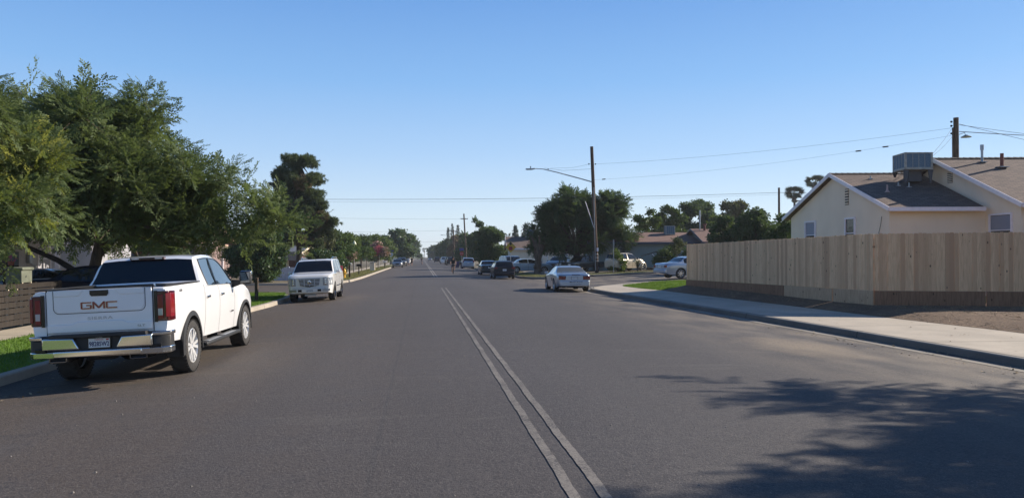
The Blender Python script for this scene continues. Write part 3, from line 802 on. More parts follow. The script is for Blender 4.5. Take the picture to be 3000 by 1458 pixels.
# ---------------------------------------------------------------- the white pickup
def pickup():
    t = thing('pickup_truck', 'white crew cab pickup truck with chrome bumper parked at the left kerb, seen from behind', 'pickup truck', (-4.66, 14.78, 0), 0, None, 0)
    t.scale = (.957, 1, 1); t.location.x = -4.615; X0 = -4.615; t.location.z = (GR(X0 + .85, 13) + GR(X0 - .85, 13)) / 2
    t.rotation_euler = Matrix.Rotation(-math.atan((GR(X0 + .85, 13) - GR(X0 - .85, 13)) / 1.7), 4, 'Y').to_euler()
    S = dict(top=[(-2.90, 1.40), (-2.86, 1.43), (-1.08, 1.435), (-1.05, 1.46), (-.86, 1.845), (-.72, 1.895), (-.1, 1.925), (.4, 1.905), (.66, 1.84), (1.36, 1.40), (1.5, 1.355), (2.3, 1.29), (2.75, 1.20), (2.88, 1.10), (2.93, .95)],
             belt=[(-2.9, 1.38), (-1.08, 1.41), (-1.0, 1.385), (-.7, 1.335), (0, 1.325), (1.4, 1.30), (2.3, 1.18), (2.93, .90)],
             sill=[(-2.9, .60), (-2.0, .56), (-1.2, .50), (1.3, .46), (2.5, .45), (2.93, .5)],
             plan=[(-2.90, .985), (-2.82, 1.012), (-2.4, 1.025), (-1.2, 1.012), (0, 1.0), (1.3, 1.0), (1.9, 1.03), (2.5, 1.01), (2.78, .93), (2.93, .80)],
             wheels=(1.965, -1.78, .42, .285), gap=.075, shr=.955, tum=.29, bulge=.015, brk=[-.62, -.02, .04, 1.12, -1.05, -.86, .66, 1.36, 1.30, -.98])
    slots = [('body', M_WHITE), ('windscreen', M_GLASS), ('rear_window', M_GLASS), ('wheel_well', M_WELL), ('side_window', M_GLASSB), ('side_window', M_GLASSB), ('side_window', M_GLASSB), ('side_window', M_GLASSB),
             ('door', M_WHITE), ('door', M_WHITE), ('door', M_WHITE), ('door', M_WHITE), ('bed_liner', M_BLACK)]
    def cls(j, sd, ym, S_):
        if j >= 11 and .66 < ym < 1.36: return 1
        if j >= 11 and -1.04 < ym < -.87: return 2
        g = pchip(S['top'], ym) - pchip(S['belt'], ym)
        if 7 <= j <= 9 and g > .05:
            if -.62 < ym < -.02: return 4 if sd > 0 else 5
            if .04 < ym < 1.30: return 6 if sd > 0 else 7
        if 2 <= j <= 6:
            if -.98 < ym < .0: return 8 if sd > 0 else 9
            if .0 < ym < 1.12: return 10 if sd > 0 else 11
        return 0
    def bed(mats):
        c = MB().box(-.82, .82, -2.83, -1.14, .86, 1.7, 12).build('tmp_bed', mats)
        for p in c.data.polygons: p.material_index = 12
        return c
    S['brk'] = S['brk'] + [0.0]
    res = car_body(S, t, cls, slots, bed, .10)
    for yw in (1.965, -1.78):
        for sx in (-1, 1): make_wheel(t, sx * .875, yw, .42, .285, 'truck', M_WHEEL, .66, 6)
    seams(S, t, [-.98, 0.0, 1.12]); 
    seams(S, t, [-2.55], (3, 4), 'fuel_seam') if False else None
    # black window surrounds and belt trim
    for sx in (-1, 1):
        m = MB()
        pts = []
        for i in range(24):
            y = -.66 + (1.36 + .66) * i / 23; x, z = section(S, y)[7]; pts.append((sx * (x + .014), y, z + .004))
        m.tube(pts, .009, 6); m.build('window_trim', M_CHROME, t, smooth=50)
        m = MB(); x, z = section(S, .01)[7]; x2, z2 = section(S, .01)[10]
        m.bar((sx*(x+.004), .01, z), (sx*(x2+.004), .01, z2), .065, .012, up=(1, 0, 0)); m.build('door_pillar', M_DARK, t)
        pts = [(sx*(section(S, y)[10][0] + .004), y, section(S, y)[10][1] - .012) for y in [-.64 + (1.30 + .64) * i / 20 for i in range(21)]]
        m = MB(); m.tube(pts, .011, 6); m.build('window_trim', M_DARK, t, smooth=50)
        pts = [(sx*(section(S, -.63)[k][0] + .004), -.63 - .03 * (k - 8), section(S, -.63)[k][1]) for k in (7, 8, 9, 10)]
        m = MB(); m.tube(pts, .012, 6); m.build('window_trim', M_DARK, t, smooth=50)
    # handles on the doors
    for q in res['door']:
        vs = q.data.vertices; ymin = min(v.co.y for v in vs); sd = 1 if vs[0].co.x > 0 else -1; hx = section(S, ymin)[5][0]
        a, b = sorted((sd*(hx - .01), sd*(hx + .04)))
        rbox('door_handle', a, b, ymin + .08, ymin + .26, 1.145, 1.185, M_CHROME, q, .012)
        a, b = sorted((sd*(hx - .004), sd*(hx + .004)))
        rbox('handle_recess', a, b, ymin + .09, ymin + .24, 1.11, 1.15, M_BLACK, q, .002)
    # wheel arch trims
    for yw in (1.965, -1.78):
        for sx in (-1, 1):
            m = MB(); n = 22; r0, r1 = .487, .565; a0, a1 = -.18, math.pi + .18; prof = []
            for i in range(n + 1):
                a = a0 + (a1 - a0) * i / n; hw = pchip(S['plan'], yw + r1 * math.cos(a))
                for r, dx in ((r0, .018), (r0, -.12), (r1, -.02), (r1, .008)):
                    prof.append((sx * (hw - .012 + dx), yw + r * math.cos(a) * 1.0, .42 + r * math.sin(a)))
            fs = []
            for i in range(n):
                for k in range(4): fs.append((4*i + k, 4*i + (k+1) % 4, 4*(i+1) + (k+1) % 4, 4*(i+1) + k))
            m.add(prof, fs); m.build('wheel_arch_trim', M_BLACK, t, smooth=40)
            rbox('mud_flap', *sorted((sx*.74, sx*1.0)), yw - .53, yw - .50, .30, .62, M_BLACK, t, .006)
    # running boards
    for sx in (-1, 1):
        a, b = sorted((sx*.86, sx*1.05)); rb = rbox('running_board', a, b, -1.12, 1.28, .335, .40, M_BLACK, t, .02)
        rbox('step_strip', *sorted((sx*.90, sx*1.04)), -.95, -.15, .40, .408, M_GALV, rb, .003); rbox('step_strip', *sorted((sx*.90, sx*1.04)), .10, .95, .40, .408, M_GALV, rb, .003)
        for yb in (-.9, .1, 1.1): rbox('bracket', *sorted((sx*.7, sx*.9)), yb, yb + .05, .36, .50, M_BLACK, rb, .005)
    # towing mirrors
    for sx in (-1, 1):
        mr = rbox('mirror', *sorted((sx*1.13, sx*1.36)), 1.02, 1.14, 1.30, 1.56, M_BLACK, t, .03)
        rbox('mirror_cap', *sorted((sx*1.12, sx*1.365)), 1.105, 1.17, 1.38, 1.57, M_CHROME, mr, .03)
        rbox('mirror_glass', *sorted((sx*1.15, sx*1.34)), 1.010, 1.021, 1.33, 1.54, M_GLASSB, mr, .004)
        m = MB(); m.prism([(sx*.97, 1.24), (sx*1.2, 1.32), (sx*1.2, 1.38), (sx*.97, 1.40)], 1.03, 1.12); m.build('mirror_arm', M_BLACK, mr, bevel=.01)
    # tailgate: a panel with raised frame, lower step and inner door lines
    yb = -2.90
    tg = MB(); tg.prism([(-.765, .80), (.765, .80), (.765, 1.40), (.74, 1.425), (-.74, 1.425), (-.765, 1.40)], yb - .022, yb + .03); gate = tg.build('tailgate', M_WHITE, t, bevel=.012)
    m = MB(); m.prism([(-.76, .812), (.76, .812), (.76, .93), (.40, .93), (.32, .965), (-.32, .965), (-.40, .93), (-.76, .93)], yb - .036, yb - .015); m.build('tailgate_step', M_WHITE, gate, bevel=.012)
    m = MB()  # upper panel with rounded lower corners, drawn as a groove line
    pts = [(-.665, 1.42), (-.665, 1.17)] + [(-.665 + .085*(1-math.cos(a)), 1.17 - .085*math.sin(a)) for a in (.4, .8, 1.2, 1.57)] + [(.58 + .085*math.sin(a), 1.17 - .085*math.cos(a)) for a in (0, .4, .8, 1.2, 1.57)] + [(.665, 1.42)]
    m.tube([(x, yb - .0225, z) for x, z in pts], .0045, 6); m.build('panel_gap', M_WELL, gate)
    m = MB(); m.prism([(-.655, 1.415), (-.655, 1.18), (-.60, 1.095), (.60, 1.095), (.655, 1.18), (.655, 1.415)], yb - .028, yb - .016); m.build('inner_panel', M_WHITE, gate, bevel=.010)
    m = MB(); m.prism([(-.655, 1.335), (-.30, 1.335), (-.22, 1.42), (-.655, 1.42)], yb - .036, yb - .022); m.build('panel_shoulder', M_WHITE, gate, bevel=.011); m = MB(); m.prism([(.655, 1.335), (.30, 1.335), (.22, 1.42), (.655, 1.42)], yb - .036, yb - .022); m.build('panel_shoulder', M_WHITE, gate, bevel=.011)
    m = MB(); m.prism([(-.135, 1.41), (-.135, 1.355), (-.11, 1.325), (.11, 1.325), (.135, 1.355), (.135, 1.41)], yb - .040, yb - .02); m.build('tailgate_handle', M_DARK, gate, bevel=.004)
    for sx in (-1, 1): MB().box(sx*.772 - .005, sx*.772 + .005, yb - .006, yb + .02, .78, 1.43).build('tailgate_seam', M_WELL, t)
    rot = (R(90), 0, 0)
    LET = {'G': [((.16, .105), (.0, .105)), ((0, .115), (0, -.005)), ((0, .0), (.16, .0)), ((.155, 0), (.155, .055)), ((.16, .055), (.08, .055))],
           'M': [((0, -.01), (0, .12)), ((0, .112), (.09, .01)), ((.09, .01), (.18, .112)), ((.18, .12), (.18, -.01))],
           'C': [((.17, .105), (0, .105)), ((0, .115), (0, -.005)), ((0, 0), (.17, 0))]}
    for nm, mt, tk, dy in (('chrome_letter_edge', M_CHROME, .034, -.031), ('brand_letters', M_REDL, .022, -.036)):
        for ch, x0 in (('G', -.255), ('M', -.085), ('C', .110)):
            m = MB(); k = 0; kx, kz = .87, .80
            for (ax, az), (bx_, bz) in LET[ch]:
                p = Vector((x0 + ax*kx, yb + dy - k*.0006, 1.15 + az*kz)); q = Vector((x0 + bx_*kx, yb + dy - k*.0006, 1.15 + bz*kz)); m.bar(p, q, .008, tk*.72, up=(0, 0, 1)) if abs(az - bz) < .01 else m.bar(p, q, tk, .008, up=(0, 1, 0)); k += 1
            m.build(nm, mt, gate)
    text('name_letters', 'SIERRA', .058, M_SILVER, gate, (.0, yb - .026, 1.005), rot, .003, 1.75, off=.001, sp=1.2)
    text('trim_letters', 'SLT', .05, M_GREYAL, gate, (.60, yb - .038, .865), rot, .003, 1.5)
    m = MB(); m.box(-.80, .80, yb - .025, yb + .03, 1.428, 1.446); m.build('tailgate_cap', M_BLACK, gate, bevel=.006)
    for sx in (-1, 1):
        m = MB(); m.box(*sorted((sx*.80, sx*.955)), -2.86, -1.08, 1.432, 1.448); m.build('bed_rail_cap', M_BLACK, t, bevel=.006)
        text('badge_letters', 'X31', .055, M_BLACK, t, (sx*1.018, -2.35, 1.335), (R(90), 0, sx*R(90)), .003, 1.5)
        text('badge_letters', 'SIERRA', .04, M_BLACK, t, (sx*1.012, .86, .80), (R(90), 0, sx*R(90)), .003, 1.5)
    # tail lights wrap the corners
    for sx in (-1, 1):
        m = MB(); P = [(sx*.80, yb - .02), (sx*.985, yb - .01), (sx*1.022, yb + .05), (sx*1.035, yb + .21), (sx*.99, yb + .22), (sx*.80, yb + .02)]
        m.prism(P, .915, 1.355, 'XY'); tl = m.build('tail_light', M_RED2, t, bevel=.012)
        m = MB(); m.prism([(sx*.845, yb - .035), (sx*.925, yb - .032), (sx*.925, yb), (sx*.845, yb)], .95, 1.30, 'XY'); m.build('light_bar', M_RED, tl, bevel=.006)
        m = MB(); m.prism([(sx*.962, yb - .026), (sx*1.025, yb + .02), (sx*1.04, yb + .17), (sx*1.0, yb + .17), (sx*.962, yb)], .97, 1.32, 'XY'); m.build('light_bar', M_RED, tl, bevel=.006)
        m = MB(); m.box(*sorted((sx*.852, sx*.918)), yb - .04, yb - .03, 1.0, 1.10); m.build('reversing_lens', M_LENS, tl, bevel=.002)
        m = MB(); m.prism([(sx*.792, .905), (sx*.842, .905), (sx*.842, 1.365), (sx*.792, 1.365)], yb - .026, yb - .018); m.build('lens_surround', M_DARK, tl)
    # bumper
    bp = MB(); bp.box(-.95, .95, yb - .06, yb + .05, .50, .775); bb = bp.build('rear_bumper', M_BLACK, t, bevel=.02)
    for sx in (-1, 1):
        m = MB(); m.prism([(sx*.345, .735), (sx*.79, .745), (sx*.79, .575), (sx*.262, .575)], yb - .16, yb - .03); m.build('bumper_chrome', M_CHROME, bb, bevel=.018, seg=3)
        m = MB(); m.prism([(sx*.78, yb - .15), (sx*.93, yb - .115), (sx*1.03, yb - .02), (sx*1.04, yb + .16), (sx*.99, yb + .16), (sx*.93, yb)], .715, .775, 'XY'); m.build('bumper_chrome', M_CHROME, bb, bevel=.014)
        m = MB(); m.prism([(sx*.79, yb - .13), (sx*.93, yb - .10), (sx*1.015, yb - .01), (sx*1.02, yb + .15), (sx*.99, yb + .15), (sx*.9, yb)], .50, .716, 'XY'); m.build('corner_step', M_BLACK, bb, bevel=.012)
        m = MB(); m.prism([(sx*.74, yb - .152), (sx*.91, yb - .12), (sx*.90, yb - .08), (sx*.74, yb - .10)], .545, .60, 'XY'); m.build('step_pad', M_DARK, bb, bevel=.008)
        m = MB(); m.prism([(sx*.60, yb - .152), (sx*.93, yb - .112), (sx*1.025, yb - .02), (sx*1.03, yb + .15), (sx*.99, yb + .15), (sx*.9, yb), (sx*.60, yb)], .452, .552, 'XY'); m.build('bumper_chrome', M_CHROME, bb, bevel=.016)
        m = MB()
        for (a, b, c, d) in ((-.13, .13, .0, .022), (-.13, .13, .095, .117), (-.13, -.106, .0, .117), (.106, .13, .0, .117)):
            m.box(sx*.575 + a, sx*.575 + b, yb - .14, yb + .25, .392 + c, .392 + d)
        ex = m.build('exhaust_tip', M_DCHROME, t, bevel=.006); MB().box(sx*.575 - .104, sx*.575 + .104, yb - .115, yb - .105, .41, .49).build('exhaust_hole', M_WELL, ex)
    m = MB(); m.box(-.64, .64, yb - .156, yb - .03, .456, .558); m.build('bumper_chrome', M_CHROME, bb, bevel=.022, seg=3)
    m = MB(); m.box(-.70, .70, yb - .15, yb, .735, .79); m.build('step_top', M_BLACK, bb, bevel=.012)
    m = MB(); m.box(-.2, .2, yb - .07, yb + .1, .40, .50); m.build('hitch', M_WELL, t, bevel=.01)
    # plate in its frame
    fr = MB().box(-.168, .168, yb - .085, yb - .062, .565, .735).build('plate_frame', M_DARK, bb, bevel=.004)
    pl = MB().box(-.152, .152, yb - .090, yb - .080, .582, .714).build('licence_plate', M_PLATE, fr)
    text('plate_number', '98285W2', .092, M_NAVY, bb, (0, yb - .0925, .632), rot, .001, .78, off=.0018)
    text('plate_state', 'California', .030, M_REDP, bb, (0, yb - .0925, .697), rot, .001, 1.1)
    text('plate_dealer', 'STORM', .024, M_PLATE, bb, (0, yb - .087, .726), rot, .001, 1.2)
    MB().box(.10, .14, yb - .0925, yb - .090, .685, .708).build('plate_sticker', M_REDP, bb)
    # high brake light, antenna fin, axle, bed hook, seats seen as shapes
    m = MB(); m.prism([(-.30, 1.885), (.30, 1.885), (.285, 1.842), (-.285, 1.842)], -.905, -.80); hb = m.build('brake_light', M_RED2, t, bevel=.008)
    MB().box(-.12, .12, -.909, -.90, 1.852, 1.874).build('lamp_strip', M_DARK, hb); MB().box(.14, .26, -.909, -.90, 1.852, 1.874).build('lamp_strip', M_LENS, hb); MB().box(-.26, -.14, -.909, -.90, 1.852, 1.874).build('lamp_strip', M_LENS, hb)
    m = MB(); m.tube([(-.75, -1.78, .42), (.75, -1.78, .42)], .07, 10); m.lathe([(.001, -.17), (.16, -.1), (.17, .1), (.001, .17)], (0, -1.78, .42), 'Y', 14); m.box(-.42, -.34, -2.7, 1.6, .42, .56); m.box(.34, .42, -2.7, 1.6, .42, .56)
    m.box(-.6, .6, -2.6, -2.3, .40, .55); m.tube([(.5, -2.9, .43), (.45, -2.3, .42), (.5, -1.2, .45)], .04, 8); m.build('underbody', M_WELL, t)
    for sx in (-1, 1):
        m = MB(); m.tube([(sx*.78, -2.74, 1.40), (sx*.74, -2.74, 1.46), (sx*.78, -2.66, 1.40)], .010, 6); m.build('tie_down_hook', M_CHROME, t)
    # nose
    m = MB(); m.box(-.62, .62, 2.86, 2.955, .62, 1.08); m.build('grille', M_CHROME, t, bevel=.03)
    for sx in (-1, 1): rbox('headlight', *sorted((sx*.62, sx*.90)), 2.70, 2.90, .82, 1.06, M_LENS, t, .03)
    rbox('front_bumper', -.88, .88, 2.80, 3.0, .42, .64, M_CHROME, t, .05)
    return t
pickup()

def camber(x, y, w=.8):
    return -math.atan((GR(x + w, y) - GR(x - w, y)) / (2 * w)), (GR(x + w, y) + GR(x - w, y)) / 2
def plate(parent, x, y, z, num, facing=-1, w=.31, h=.155, navy=True):
    a = y + facing * .012
    p = MB().box(x - w/2, x + w/2, min(y, a), max(y, a), z - h/2, z + h/2).build('licence_plate', M_PLATE, parent)
    text('plate_number', num, .085, M_NAVY, parent, (x, a + facing * .001, z), (R(90), 0, 0 if facing < 0 else R(180)), .0008, .8)
# ---------------------------------------------------------------- white SUV facing us
M_GBAR = pm('satin_silver', (.55, .58, .66), .35, .3)
def suv():
    X, Y = -4.62, 35.4; tl, z = camber(X, Y)
    S = dict(cat='car', top=[(-2.55, 1.10), (-2.52, 1.30), (-2.36, 1.74), (-2.1, 1.86), (-1, 1.89), (.2, 1.88), (.62, 1.80), (1.30, 1.30), (1.42, 1.265), (2.1, 1.235), (2.46, 1.16), (2.55, 1.08)],
             belt=[(-2.55, 1.08), (-2.4, 1.22), (0, 1.20), (1.4, 1.20), (2.1, 1.16), (2.55, 1.04)], sill=[(-2.55, .42), (-2, .36), (2, .34), (2.3, .36), (2.55, .42)],
             plan=[(-2.55, .86), (-2.4, .96), (-2, 1.0), (1.6, 1.0), (2.2, .98), (2.46, .93), (2.55, .84)],
             wheels=(1.52, -1.43, .40, .285), style='thin', rimr=.74, spokes=7, wins=[(-2.2, -1.25), (-1.15, -.28), (-.2, 1.22)], ws=(.62, 1.30), rw=(-2.5, -2.37), doors=[(-1.2, -.24), (-.22, .95)], my=.98, tum=.26, shr=.965, gap=.06)
    t, S, _ = generic('suv', 'white luxury SUV with slatted chrome grille facing us at the left kerb', S, M_PEARL, (X, Y, z), math.pi, None, tl, M_DCHROME)
    t['category'] = 'suv'; t.scale = (.95, .97, .955)
    f = 2.55
    m = MB(); m.prism([(-.46, 1.02), (.46, 1.02), (.40, .72), (.0, .66), (-.40, .72)], f - .06, f + .035); g = m.build('grille', M_DARK, t, bevel=.01)
    for k in range(5):
        z_ = .745 + k * .06; w_ = .40 + .055 * (k / 4); MB().box(-w_, w_, f + .03, f + .05, z_ - .011, z_ + .011).build('grille_bar', M_GBAR, g)
    for x in (-.22, 0, .22): MB().box(x - .012, x + .012, f + .03, f + .052, .70, 1.0).build('grille_bar', M_GBAR, g)
    m = MB(); m.prism([(-.50, 1.055), (.50, 1.055), (.46, 1.01), (-.46, 1.01)], f - .03, f + .055); m.build('grille_header', M_GBAR, g, bevel=.01)
    m = MB(); m.lathe([(.001, f + .075), (.07, f + .07), (.085, f + .055), (.085, f + .03)], (0, 0, .865), 'Y', 20); cr = m.build('crest', M_CHROME, t, smooth=40)
    m = MB(); m.prism([(-.045, .90), (.045, .90), (.04, .85), (0, .82), (-.04, .85)], f + .074, f + .082); m.build('crest_shield', M_NAVY, cr)
    for sx in (-1, 1):
        m = MB(); P = [(sx*.58, f + .03), (sx*.78, f + .025), (sx*.91, f - .05), (sx*.985, f - .28), (sx*.90, f - .34), (sx*.58, f - .12)]
        m.prism(P, .72, 1.06, 'XY'); h = m.build('headlight', M_LENS, t, bevel=.015)
        for zz in (.80, .89, .97): m = MB(); m.lathe([(.001, f + .042), (.04, f + .038), (.045, f + .0)], (sx*.70, 0, zz), 'Y', 12); m.build('lamp', M_CHROME, h)
        m = MB(); m.prism([(sx*.56, f + .062), (sx*.76, f + .035), (sx*.88, f - .02), (sx*.86, f - .10), (sx*.56, f - .05)], .47, .56, 'XY'); m.build('fog_lamp', M_GREYAL, t, bevel=.008)
        rbox('air_inlet', *sorted((sx*.34, sx*.50)), f - .05, f + .058, .46, .56, M_WELL, t, .006)
        m = MB(); m.tube([(sx*.72, -2.0, 1.86), (sx*.72, -1.9, 1.93), (sx*.71, -.2, 1.935), (sx*.70, .0, 1.87)], .02, 8); m.build('roof_rail', M_CHROME, t, smooth=50)
        rbox('side_step', *sorted((sx*.90, sx*1.01)), -.95, 1.0, .30, .35, M_BLACK, t, .015)
        rbox('side_moulding', *sorted((sx*.995, sx*1.008)), -.85, .9, .62, .66, M_DARK, t, .003)
    MB().box(-.48, .48, -.55, .28, 1.885, 1.893).build('sunroof', M_GLASS, t)
    m = MB(); m.box(-.75, .75, f - .06, f + .03, .60, .66); m.box(-.62, .62, f - .06, f + .045, .42, .60); m.build('front_bumper', M_PEARL, t, bevel=.03)
    plate(t, 0, f + .046, .50, '6JZW078', 1)
    MB().box(-.25, .25, f - .25, f - .2, .26, .34).build('tow_plate', M_GALV, t)
    for sx in (-1, 1): rbox('tail_light', *sorted((sx*.80, sx*.95)), -2.56, -2.38, 1.0, 1.5, M_RED, t, .02)
suv()
# ---------------------------------------------------------------- silver coupe with its back to us
def coupe():
    X, Y = 7.88, 41.6; tl, z = camber(X, Y)
    S = dict(top=[(-2.32, .86), (-2.28, .935), (-2.1, .965), (-1.72, .975), (-1.55, .99), (-.92, 1.28), (-.55, 1.345), (-.05, 1.35), (.25, 1.30), (.95, .965), (1.1, .93), (1.9, .84), (2.2, .75), (2.32, .62)],
             belt=[(-2.32, .84), (-1.7, .92), (-1.2, .935), (-.6, .91), (.9, .87), (1.6, .80), (2.32, .58)], sill=[(-2.32, .36), (-2.0, .28), (-1.6, .22), (1.6, .20), (2.32, .26)],
             plan=[(-2.32, .78), (-2.25, .86), (-1.9, .915), (-1.2, .93), (0, .90), (1.2, .92), (1.9, .87), (2.32, .66)],
             wheels=(1.27, -1.30, .335, .245), style='spoke', spokes=5, rimr=.7, wins=[(-.98, -.58), (-.52, .88)], ws=(.25, .95), rw=(-1.55, -.92), doors=[(-.5, .82)], tum=.50, shr=.95, gap=.05, winmat=M_GLASSB, rwmat=pm('dusty_rear_glass', (.10, .105, .10), .25, coat=.5), my=.62)
    t, S, _ = generic('coupe', 'silver two door coupe with MUSTANG lettering parked at the right kerb, seen from behind', S, M_SILVER, (X, Y, z), 0, None, tl)
    yb = -2.32
    for sx in (-1, 1):
        m = MB(); m.prism([(sx*.44, .835), (sx*.83, .85), (sx*.83, .645), (sx*.46, .635)], yb - .02, yb + .10); q = m.build('tail_light', M_RED2, t, bevel=.012)
        for k in range(3): MB().box(*sorted((sx*(.48 + .115*k), sx*(.57 + .115*k))), yb - .03, yb - .018, .655, .815).build('light_bar', M_RED, q, bevel=.006)
        m = MB(); m.tube([(sx*.45, yb - .02, .24), (sx*.45, yb + .5, .25)], .035, 12); m.build('exhaust_tip', M_CHROME, t)
        rbox('side_scoop', *sorted((sx*.90, sx*.925)), -.85, -.6, .55, .72, M_DARK, t, .01)
    m = MB(); m.box(-.78, .78, yb - .075, yb + .06, .30, .605); m.build('rear_bumper', M_SILVER, t, bevel=.05, seg=4)
    m = MB(); m.box(-.30, .30, yb - .012, yb + .02, .635, .80); m.build('number_recess', M_SILVER, t, bevel=.006)
    m = MB(); m.box(-.14, .30, yb - .02, yb + .02, .885, .915); m.build('brake_light', M_RED2, t, bevel=.006)
    m = MB(); m.tube([(-.66, -2.18, .95), (-.60, -2.2, 1.02), (0, -2.24, 1.035), (.60, -2.2, 1.02), (.66, -2.18, .95)], .022, 8); m.build('spoiler', M_SILVER, t, smooth=50)
    text('bumper_letters', 'MUSTANG', .085, M_DARK, t, (.07, yb - .0765, .525), (R(90), 0, 0), .003, 1.5, off=.002, sp=1.2)
    text('bumper_letters', 'CALIFORNIA', .05, M_NAVY, t, (.05, yb - .0765, .405), (R(90), 0, 0), .003, 1.7, off=.001, sp=1.3)
    fr = MB().box(-.17, .17, yb - .024, yb - .01, .645, .80).build('plate_frame', M_NAVY, t); plate(fr, 0, yb - .024, .72, '5JFW199', -1, .30, .13)
    m = MB(); m.box(-.62, .62, yb + .04, yb + .5, .22, .31); m.build('underbody', M_WELL, t)
    text('window_sticker', 'R', .10, pm('green_sticker', (.08, .35, .12), .5), t, (-.10, -1.49, 1.035), (R(25), 0, 0), .002)
    for sx in (-1, 1): rbox('headlight', *sorted((sx*.45, sx*.75)), 2.1, 2.28, .58, .70, M_LENS, t, .02)
coupe()
SEDAN = dict(top=[(-2.42, .90), (-2.38, 1.0), (-1.9, 1.05), (-1.5, 1.06), (-.95, 1.38), (-.5, 1.45), (.1, 1.45), (.45, 1.38), (1.15, 1.02), (1.3, .98), (2.1, .88), (2.36, .76), (2.42, .62)],
             belt=[(-2.42, .88), (-1.6, .98), (-1, .97), (1.1, .92), (1.9, .84), (2.42, .6)], sill=[(-2.42, .36), (-2.0, .26), (2.0, .23), (2.42, .3)],
             plan=[(-2.42, .74), (-2.3, .85), (-1.8, .905), (0, .915), (1.6, .90), (2.15, .84), (2.42, .62)],
             wheels=(1.48, -1.36, .33, .22), style='spoke', spokes=7, rimr=.68, wins=[(-1.1, -.22), (-.15, 1.0)], ws=(.45, 1.15), rw=(-1.5, -.95), doors=[(-1.0, -.2), (-.18, .85)], tum=.42, shr=.95, gap=.05)
HATCH = dict(top=[(-1.98, .98), (-1.95, 1.08), (-1.62, 1.42), (-1.3, 1.48), (-.3, 1.50), (.3, 1.45), (1.0, 1.06), (1.15, 1.02), (1.8, .90), (1.95, .78), (2.0, .65)],
             belt=[(-1.98, .96), (-1.6, .98), (1.0, .93), (1.7, .82), (2.0, .62)], sill=[(-1.98, .36), (-1.6, .26), (1.6, .23), (2.0, .3)],
             plan=[(-1.98, .80), (-1.85, .87), (-1.2, .895), (1.2, .895), (1.75, .83), (2.0, .62)],
             wheels=(1.28, -1.25, .325, .215), style='spoke', spokes=5, rimr=.68, wins=[(-1.55, -.62), (-.55, .9)], ws=(.3, 1.0), rw=(-1.93, -1.60), doors=[(-.9, -.1), (-.08, .85)], tum=.34, shr=.95, gap=.05)
VAN = dict(top=[(-2.5, .98), (-2.47, 1.12), (-2.3, 1.62), (-2.05, 1.72), (-1, 1.77), (.3, 1.74), (.7, 1.66), (1.6, 1.12), (1.75, 1.06), (2.3, .92), (2.5, .7)],
           belt=[(-2.5, .96), (-2.2, 1.08), (0, 1.04), (1.5, 1.0), (2.2, .84), (2.5, .66)], sill=[(-2.5, .38), (-2, .28), (2, .25), (2.5, .32)],
           plan=[(-2.5, .86), (-2.35, .95), (-1.8, .99), (1.5, .99), (2.2, .92), (2.5, .70)],
           wheels=(1.6, -1.45, .34, .225), wins=[(-2.1, -1.1), (-1.0, 0), (.08, 1.3)], ws=(.7, 1.6), rw=(-2.45, -2.31), doors=[(-1.0, .05), (.07, 1.15)], tum=.26, shr=.96, gap=.05)
RETRO = dict(top=[(-2.12, .90), (-2.05, 1.1), (-1.75, 1.5), (-1.3, 1.60), (-.4, 1.61), (.1, 1.55), (.75, 1.17), (.9, 1.12), (1.5, 1.04), (1.95, .90), (2.12, .62)],
             belt=[(-2.12, .88), (-1.7, 1.02), (.7, 1.02), (1.4, .94), (2.12, .58)], sill=[(-2.12, .38), (-1.6, .28), (1.6, .26), (2.12, .34)],
             plan=[(-2.12, .66), (-1.95, .78), (-1.4, .86), (-.8, .80), (.6, .78), (1.2, .85), (1.7, .74), (2.12, .38)],
             wheels=(1.34, -1.28, .34, .215), style='spoke', spokes=5, rimr=.7, wins=[(-1.5, -.62), (-.55, .62)], ws=(.1, .75), rw=(-2.03, -1.74), doors=[(-.85, -.05), (-.03, .85)], tum=.30, shr=.94, gap=.05, mirmat=M_DARK, handle=M_DARK)
PICK = dict(VAN); PICK.update(cat='pickup truck', top=[(-2.7, 1.0), (-2.66, 1.06), (-.9, 1.07), (-.87, 1.09), (-.72, 1.58), (-.5, 1.68), (.2, 1.68), (.5, 1.60), (1.15, 1.12), (1.3, 1.08), (2.3, 1.0), (2.6, .86), (2.7, .7)],
    belt=[(-2.7, .98), (-.9, 1.05), (1.1, 1.02), (2.2, .92), (2.7, .66)], plan=[(-2.7, .86), (-2.5, .9), (0, .91), (1.8, .91), (2.4, .86), (2.7, .7)], wheels=(1.75, -1.5, .37, .24), wins=[(-.55, .06), (.12, 1.0)], ws=(.5, 1.15), rw=(-.86, -.74), doors=[(-.85, .08), (.1, 1.1)], sill=[(-2.7, .45), (2.7, .45)])
def rear_lights(t, S, z0, z1, w=.2, mat=None):
    y0 = S['top'][0][0]; hw = pchip(S['plan'], y0 + .05)
    for sx in (-1, 1): rbox('tail_light', *sorted((sx*(hw - w), sx*(hw + .012))), y0 - .015, y0 + .14, z0, z1, mat or M_RED, t, .02)
def front_lights(t, S, z0, z1, w=.24, grille=True):
    y1 = S['top'][-1][0]; hw = pchip(S['plan'], y1 - .08)
    for sx in (-1, 1): rbox('headlight', *sorted((sx*(hw - w), sx*(hw + .005))), y1 - .20, y1 - .0, z0, z1, M_LENS, t, .03)
    if grille: rbox('grille', -hw*.45, hw*.45, y1 - .1, y1 + .015, z0 - .08, z1 - .02, M_DARK, t, .02)
    rbox('front_bumper', -hw*.9, hw*.9, y1 - .15, y1 + .04, .30, .48, M_BLACK if grille == 2 else t.children[0].data.materials[0] if t.children else M_BLACK, t, .04)
